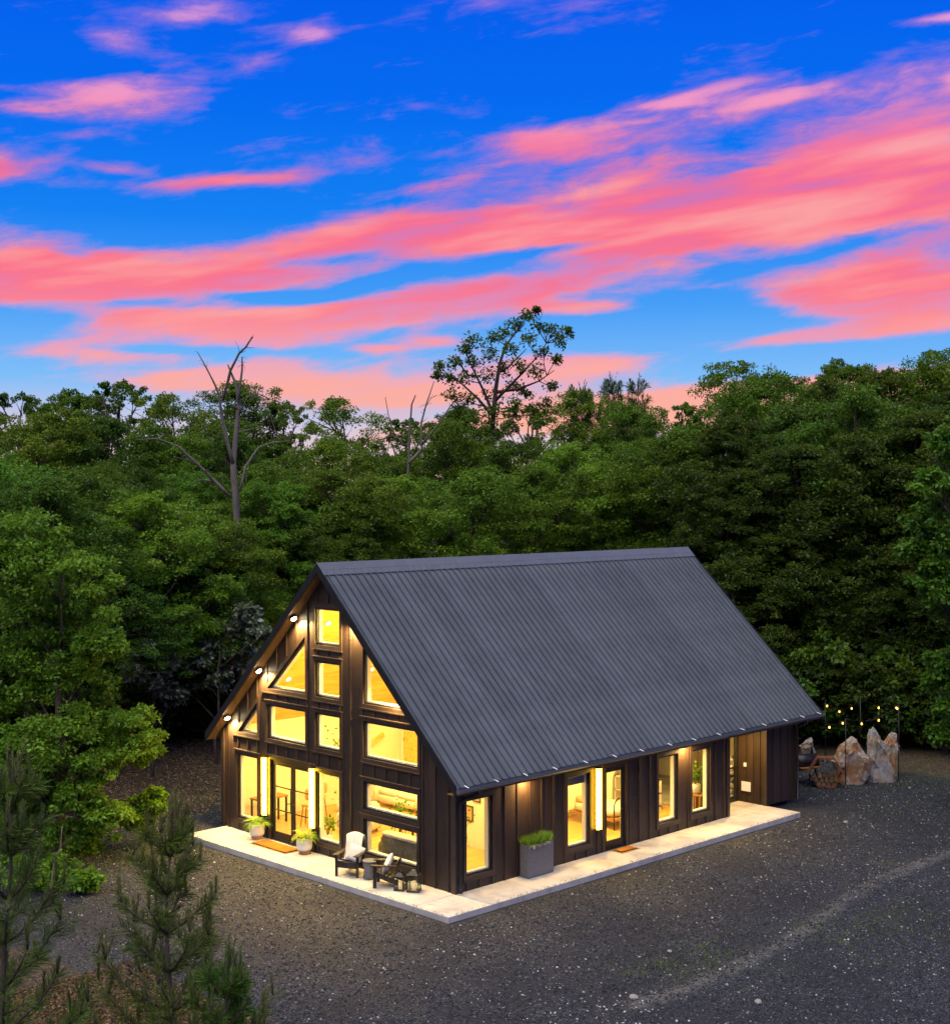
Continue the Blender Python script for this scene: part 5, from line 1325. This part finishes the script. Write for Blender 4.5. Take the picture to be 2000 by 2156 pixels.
lobe_tree('oak_tree', 'large bright green leafy oak filling the left edge before the house', 118, 38.5,
  [(60, 1140, 66), (10, 1190, 60), (120, 1225, 72), (190, 1210, 52), (45, 1290, 72), (170, 1300, 64), (110, 1360, 70), (205, 1360, 48), (30, 1400, 66), (160, 1440, 62), (80, 1480, 72), (0, 1500, 60), (210, 1520, 60), (275, 1545, 52), (130, 1560, 72), (45, 1590, 70), (300, 1590, 30), (215, 1620, 42), (120, 1650, 62), (20, 1660, 62), (170, 1690, 48), (75, 1720, 50), (215, 1730, 40), (285, 1710, 40), (320, 1690, 26), (150, 1770, 44), (110, 1800, 40), (180, 1800, 30)],
  0.17, LEAFB, 26, 96, 0.118, 41, 1.3, flat=0.5)
lobe_tree('oak_sapling', 'low leafy branches under the big oak beside the gravel path', 60, 35.5, [(40, 1830, 42), (120, 1840, 36), (170, 1860, 30), (90, 1880, 40), (30, 1900, 44), (150, 1905, 28)], 0.06, LEAFB, 18, 60, 0.12, 43, 0.8)
lobe_tree('hickory_tree', 'green tree whose branches reach in from the right edge', 2110, 43.0,
  [(1965, 1110, 48), (1925, 1170, 34), (1990, 1190, 52), (1950, 1235, 34), (1985, 1265, 36), (2010, 1010, 55), (1965, 1030, 36), (2060, 1090, 90), (2080, 1250, 90), (2030, 1180, 60), (2000, 940, 40), (2070, 900, 80), (2100, 1400, 60)], 0.22, LEAF, 20, 60, 0.15, 47, 1.2)
lobe_tree('maple_sapling', 'bright green sapling at the right edge near the standing stones', 2050, 44.5, [(1985, 1395, 26), (1965, 1440, 18), (2000, 1425, 30), (2030, 1460, 42), (1995, 1500, 22), (1985, 1555, 26), (2010, 1540, 32), (2050, 1560, 50), (2060, 1400, 44)], 0.06, LEAFB, 18, 46, 0.15, 51, 0.7)
lobe_tree('silver_leaf_tree', 'small tree with pale silvery leaves lit by the gable lamps', 455, 50.0, [(520, 1300, 26), (480, 1330, 30), (545, 1340, 22), (440, 1370, 28), (500, 1375, 26), (410, 1400, 22), (455, 1430, 24), (390, 1450, 20)], 0.07, LEAFS, 15, 42, 0.20, 53, 0.9)
lobe_tree('silver_shrub', 'pale leafed shrub among dark bushes left of the gable', 320, 48.0, [(300, 1370, 22), (345, 1400, 24), (280, 1420, 22), (330, 1440, 26), (365, 1470, 20)], 0.05, LEAFS, 14, 30, 0.18, 57, 0.9)
# tall sparse skyline tree: visible branching with separate tufts
cv = lambda L: [(200+x/1.54, 650+y/1.54) for x, y in L]
STEMS = [cv(q) for q in ([(1286, 420), (1290, 360), (1300, 260), (1312, 180), (1332, 120), (1385, 50)], [(1290, 340), (1262, 270), (1235, 215), (1205, 150), (1190, 95)], [(1297, 300), (1340, 255), (1390, 205), (1440, 150), (1488, 75)], [(1288, 345), (1240, 290), (1180, 235), (1115, 200)], [(1305, 270), (1370, 262), (1440, 235), (1490, 200)], [(1308, 205), (1340, 190), (1400, 130)], [(1238, 220), (1210, 215), (1160, 150)])]
lobe_tree('tall_sparse_tree', 'tallest tree on the skyline, sparse with see-through branches', 1032, 80.0,
  [(1110, 668, 12), (1085, 690, 15), (1060, 705, 14), (1140, 690, 12), (1165, 700, 14), (1180, 720, 13), (1040, 715, 13), (1000, 720, 14), (985, 735, 12), (1110, 720, 14), (1075, 735, 15), (1145, 745, 13), (1170, 760, 11), (1030, 750, 14), (1000, 765, 14), (960, 765, 11), (930, 775, 11), (1090, 770, 14), (1060, 780, 14), (1130, 785, 13), (1020, 795, 15), (980, 800, 14), (945, 800, 12), (1080, 815, 14), (1160, 815, 12), (1110, 830, 14), (1040, 835, 15), (990, 845, 15), (950, 835, 12), (920, 790, 8), (1195, 700, 8), (1130, 655, 6), (1000, 880, 18), (1040, 872, 18), (1080, 862, 17), (1115, 872, 17), (960, 868, 16), (1145, 852, 14), (1030, 900, 20), (1075, 895, 20)],
  0.24, LEAFD, 9, 16, 0.20, 61, 1.6, flat=1.0, clump_r=0.8, stems=STEMS)

# dead trees traced branch by branch
def snag(name, label, D, branches, r_px, seed):
    rr = random.Random(seed); k = D/FPX; px0, py0 = branches[0][0][0]; base = at(px0, D); z0 = gz(*base); t = thing(name, label, 'dead tree', (base[0], base[1], z0))
    first = True
    for (pts, w0, w1) in branches:
        mb = MB(); n_ = len(pts); P = []; dd = D; dv = rr.uniform(-0.25, 0.25) if not first else 0.03
        for i, (a, b) in enumerate(pts):
            p = at(a, D+dv*i*1.2); P.append(Vector((p[0]-base[0], p[1]-base[1], z_at(b, D+dv*i*1.2)-z0)))
        if first: P = [Vector((0, 0, -0.3))]+P
        R_ = [k*0.30*(w0+(w1-w0)*i/(len(P)-1)) for i in range(len(P))]
        # densify
        Q = []; RQ = []
        for i in range(len(P)-1):
            for s_ in (0, .5): Q.append(P[i].lerp(P[i+1], s_)+Vector((rr.uniform(-1, 1), rr.uniform(-1, 1), 0))*R_[i]*0.25); RQ.append((R_[i]*(1-s_)+R_[i+1]*s_)*rr.uniform(.9, 1.1))
        Q.append(P[-1]); RQ.append(R_[-1])
        for q in range(0 if first else 5):
            u_ = rr.randrange(1, len(Q)); tl = RQ[u_]*rr.uniform(5, 12); e = Q[u_]+Vector((rr.gauss(0, 1), rr.gauss(0, 1), rr.gauss(.3, .8))).normalized()*tl
            tube_set(mb, Q[u_], e, RQ[u_]*0.35, 0.006, 4, 0.15, 3, seed*7+q)
        mb.tube(Q, RQ, 8); mb.build('trunk' if first else 'branch', SNAG, t, True); first = False
cv = lambda L: [(200+x/1.54, 650+y/1.54) for x, y in L]
snag('dead_tree', 'tall bare grey dead tree with forked top rising from the wood', 56.5, [
 (cv([(462, 790), (455, 600), (448, 490), (462, 390), (466, 300), (460, 250), (446, 215), (432, 180)]), 30, 5), (cv([(415, 295), (440, 200), (468, 145), (490, 125), (513, 90)]), 9, 6), (cv([(466, 300), (478, 200), (478, 155)]), 9, 5),
 (cv([(448, 500), (428, 430), (412, 340), (404, 285), (390, 245), (362, 190), (333, 138)]), 15, 3), (cv([(442, 610), (380, 550), (330, 500), (270, 445), (200, 420), (130, 425)]), 13, 3), (cv([(470, 590), (490, 510), (530, 450), (580, 432), (630, 428)]), 11, 3),
 (cv([(468, 340), (500, 285), (530, 275), (555, 285)]), 7, 3), (cv([(466, 400), (540, 383), (600, 405), (650, 425)]), 6, 2), (cv([(412, 320), (385, 312), (360, 318)]), 4, 2), (cv([(340, 510), (300, 490), (255, 478)]), 6, 2), (cv([(390, 560), (350, 553), (320, 560)]), 7, 2), (cv([(404, 290), (445, 310), (470, 330)]), 7, 4)], 30, 3)
snag('dead_tree', 'shorter twin-stemmed dead tree left of the tall sparse tree', 69.0, [
 (cv([(1016, 560), (1018, 470), (1022, 380), (1028, 310), (1040, 280)]), 13, 4), (cv([(1020, 440), (1000, 440), (965, 395), (952, 345), (942, 288)]), 6, 2.5), (cv([(1018, 500), (1060, 455), (1058, 370), (1075, 310), (1100, 235)]), 11, 3), (cv([(1060, 440), (1110, 380), (1150, 320), (1172, 290)]), 8, 2.5), (cv([(1066, 330), (1090, 290), (1110, 280)]), 4, 2)], 13, 7)

# ------------------------------------------------------------------ pines
def pine(name, label, px0, D, top_y, seed, whorls, reach, needle=0.20, nmul=1.0, cone=0.62, width=0.004, tone0=0.45, drop=6.2, dens=1.0):
    rr = np.random.default_rng(seed); base = at(px0, D); z0 = gz(*base); H = z_at(top_y, D)-z0
    t = thing(name, label, 'pine tree', (base[0], base[1], z0))
    wood_ = MB(); trunk = [Vector((0.05*math.sin(i*1.4+seed), 0.05*math.cos(i*1.1+seed), H*i/8*0.97)) for i in range(9)]; trunk[0] = Vector((0, 0, -0.3))
    wood_.tube(trunk, [0.010*H*(1-0.9*i/8)+0.006 for i in range(9)], 8)
    tufts = []                                    # (p, dir, length, n, kind)
    def shoot(p, dr, L, steps, r0, needles_n, young=0.0):
        P = [Vector(p)]; dr = Vector(dr).normalized()
        for i in range(steps):
            dr = (dr+Vector((0, 0, 0.17))+Vector(rr.normal(size=3))*0.05).normalized(); P.append(P[-1]+dr*L/steps)
        wood_.tube(P, [r0*(1-0.8*i/steps)+0.003 for i in range(steps+1)], 5)
        for i in range(1, steps+1):
            tufts.append((P[i], dr, L/steps, needles_n, young))
        return P, dr
    def candles(p, n_, L):
        for q in range(n_):
            dr = Vector((rr.normal()*0.22, rr.normal()*0.22, 1)); Pq, d2 = shoot(p, dr, L*rr.uniform(.6, 1.1), 3, 0.010, int(26*nmul), 1.0)
    top = trunk[-1]
    candles(top, 4, H*0.06+0.2); shoot(top, (0, 0, 1), 0.5, 4, 0.012, int(40*nmul), 0.8)
    for wv in range(whorls):
        h = H*0.965-drop*(wv+0.35)/whorls; u = (H-h)/drop
        if h < 0.5: continue
        f = min(h/(H*0.97)*8, 7.99); a0 = trunk[int(f)].lerp(trunk[int(f)+1], f-int(f))
        k = int(rr.integers(4, 7)); ph = rr.random()*6.28
        for q in range(k):
            a = ph+q*6.283/k+rr.uniform(-.35, .35); L = reach*(0.22+0.78*u**0.75)*rr.uniform(0.75, 1.15); elv = 0.75-0.55*u
            P, dr = shoot(a0, (math.cos(a), math.sin(a), elv), L, max(4, int(L/0.17)), 0.016+0.010*u, int(46*nmul*dens))
            candles(P[-1], int(rr.integers(1, 4)), 0.20+0.12*rr.random())
            for m_ in range(2, len(P)-1):
                if rr.random() < 0.75:
                    sgn = 1 if rr.random() < .5 else -1; d2 = Vector((math.cos(a+sgn*0.9), math.sin(a+sgn*0.9), 0.35)); L2_ = L*0.36*rr.uniform(.5, 1.1)
                    P2, _d = shoot(P[m_], d2, L2_, max(2, int(L2_/0.16)), 0.008, int(42*nmul*dens))
                    if rr.random() < 0.55: candles(P2[-1], 1, 0.22)
    wood_.build('trunk', BARK, t, True)
    Ps, Ts, Ls, To = [], [], [], []
    for (p, dr, step, n_, young) in tufts:
        dr = np.array(dr); n_ = max(6, n_)
        P = np.array(p)[None]-dr[None]*rr.random((n_, 1))*step; side = rr.normal(size=(n_, 3)); side -= dr[None]*np.sum(side*dr, 1, keepdims=True); side = unit(side)
        op = (0.28 if young else 0.85); T_ = unit(dr[None]*(1.0)+side*op*rr.uniform(.6, 1.5, (n_, 1))+np.array([0, 0, -0.05]))
        Ps.append(P); Ts.append(T_); Ls.append(np.full(n_, needle*(0.45 if young else 1.0))*rr.uniform(.7, 1.15, n_)); To.append(np.clip(tone0+(0.32 if young else 0)+rr.normal(size=n_)*0.15, 0, 1))
    P = np.concatenate(Ps); T_ = np.concatenate(Ts); Ln = np.concatenate(Ls); To = np.concatenate(To); n_ = len(P)
    Bv = unit(np.cross(T_, rr.normal(size=(n_, 3)))); mid = P+T_*(Ln*0.55)[:, None]; tip = P+T_*Ln[:, None]+np.array([0, 0, -0.04])*Ln[:, None]
    V = np.stack([P, mid+Bv*width, tip, mid-Bv*width], 1).reshape(-1, 3)
    o = bpy.data.objects.new('needles', raw_mesh('needles', V, np.arange(4*n_).reshape(n_, 4), NEEDLE, {'tone': np.repeat(To, 4)})); link(o, t)
    return n_
np_ = 0
np_ += pine('young_pine', 'young pine with upright candles standing on the gravel edge, bottom left', 358, 16.5, 1738, 71, 7, 1.22, 0.20, 0.82, drop=3.3, tone0=0.68)
np_ += pine('young_pine', 'young pine cut off by the left frame edge', 10, 15.0, 1630, 73, 8, 1.30, 0.20, 0.85, drop=3.9, tone0=0.64)
np_ += pine('pine_sapling', 'low pine sapling between the two young pines and the gravel', 480, 15.2, 2050, 77, 4, 0.70, 0.18, 0.9, drop=1.4, tone0=0.58)
for (px, y, D, lb) in [(1225, 820, 86, 'dark pine on the skyline, leftmost of three above the ridge'), (1290, 806, 88, 'dark pine on the skyline, middle of three above the ridge'), (1345, 808, 87, 'dark pine on the skyline, rightmost of three above the ridge')]:
    np_ += pine('skyline_pine', lb, px, D, y, int(px), 11, 2.6, 0.42, 0.30, width=0.016, tone0=0.3, drop=9.0, dens=0.8)
# fallen leaves, weeds and a pale dead sapling on the wood's edge
n = 30000; r4 = np.random.default_rng(91)
lx = np.concatenate([r4.uniform(8.5, 14.5, n//3), r4.uniform(-12, -2.2, n-n//3)]); ly = np.concatenate([r4.uniform(-12.5, -8.2, n//3), r4.uniform(-5, 9, n-n//3)])
P = np.stack([lx, ly, height(lx, ly)+0.012], 1); T_ = unit(np.stack([r4.normal(size=n), r4.normal(size=n), r4.normal(size=n)*.25], 1)); N_ = unit(np.stack([r4.normal(size=n)*.4, r4.normal(size=n)*.4, np.ones(n)], 1)); N_ = unit(N_-T_*np.sum(N_*T_, 1, keepdims=True))
V, F = leaf_quads(P, T_, N_, r4.uniform(.05, .12, n), r4.uniform(.03, .06, n), 0.12)
DRY = leafmat('dry_leaf', [(0.045, 0.028, 0.015), (0.11, 0.070, 0.036), (0.19, 0.130, 0.070), (0.36, 0.28, 0.17)], trans=0.1)
o = bpy.data.objects.new('fallen_leaves', raw_mesh('fallen_leaves', V, F, DRY, {'tone': np.repeat(np.where(np.arange(n) < n//3, r4.random(n)**1.6*0.75, r4.random(n)**0.8), 4)})); link(o); tag(o, 'brown fallen leaves covering the ground at the wood edge', 'leaves', kind='stuff')  # left bank's leaves coloured lighter to carry the lamplight falling there
n = 9000; cx_ = []
for (mx, my, mr, k) in [(-1.5, -3.0, 1.3, 1200), (0.6, -4.2, 1.2, 1200), (-4.2, 1.8, 1.8, 1400), (13.6, 21.5, 2.2, 1800), (9.5, 23.2, 2.5, 1500), (17.2, 0.0, .7, 350), (17.0, 1.4, .5, 200), (18.7, 4.6, .9, 300), (18.9, 6.5, 1.0, 300), (10.5, -10.5, 1.6, 1200), (16.0, 16.8, 2.0, 500)]:
    cx_.append(np.stack([mx+r4.normal(size=k)*mr, my+r4.normal(size=k)*mr], 1))
cx_ = np.concatenate(cx_); cx_ = cx_[~((cx_[:, 0] > -0.2) & (cx_[:, 0] < 11.8) & (cx_[:, 1] > -1.7) & (cx_[:, 1] < 16))]; n = len(cx_)
P = np.stack([cx_[:, 0], cx_[:, 1], height(cx_[:, 0], cx_[:, 1])-0.005], 1); T_ = unit(np.stack([r4.normal(size=n)*.5, r4.normal(size=n)*.5, np.ones(n)], 1)); N_ = unit(np.cross(T_, r4.normal(size=(n, 3))))
V, F = leaf_quads(P, T_, N_, r4.uniform(.04, .13, n), r4.uniform(.008, .02, n), 0.04)
o = bpy.data.objects.new('weeds', raw_mesh('weeds', V, F, LEAF, {'tone': np.repeat(.4+.5*r4.random(n), 4)})); link(o); tag(o, 'thin green weeds sprouting in patches through the gravel', 'weeds', kind='stuff')
snag('dead_sapling', 'thin pale leaning dead sapling below the big oak', 34.5, [([(106, 1850), (112, 1815), (124, 1785), (128, 1740)], 7, 3), ([(122, 1790), (138, 1770), (150, 1764)], 3, 1.5)], 7, 11)
# utility room behind the breezeway door
t = thing('utility_shelf', 'white shelf with folded towels behind the breezeway door', 'shelf', (8.75, 14.3, 0.0))
for z in (0.10, 0.50, 0.90, 1.30): MB().box(-0.2, 0.2, -0.8, 0.4, z, z+0.04).build('shelf_board', WHITE, t)
for y in (-0.8, 0.36): MB().box(-0.2, 0.2, y, y+0.04, 0, 1.6).build('shelf_side', WHITE, t)
for z, y in ((0.14, -0.5), (0.54, -0.1), (0.54, -0.6), (0.94, -0.4)): cushion(MB(), -0.16, 0.18, y-0.16, y+0.16, z, z+0.2).build('towel_stack', FABW, t, True)
MB().box(0.2, XR-0.16, L1+0.02, L2-0.02, -0.2, -0.004).build('subfloor', CONC, house)
print('needles', np_, 'objects', len(bpy.data.objects), 'tris', sum(len(m.polygons) for m in bpy.data.meshes))
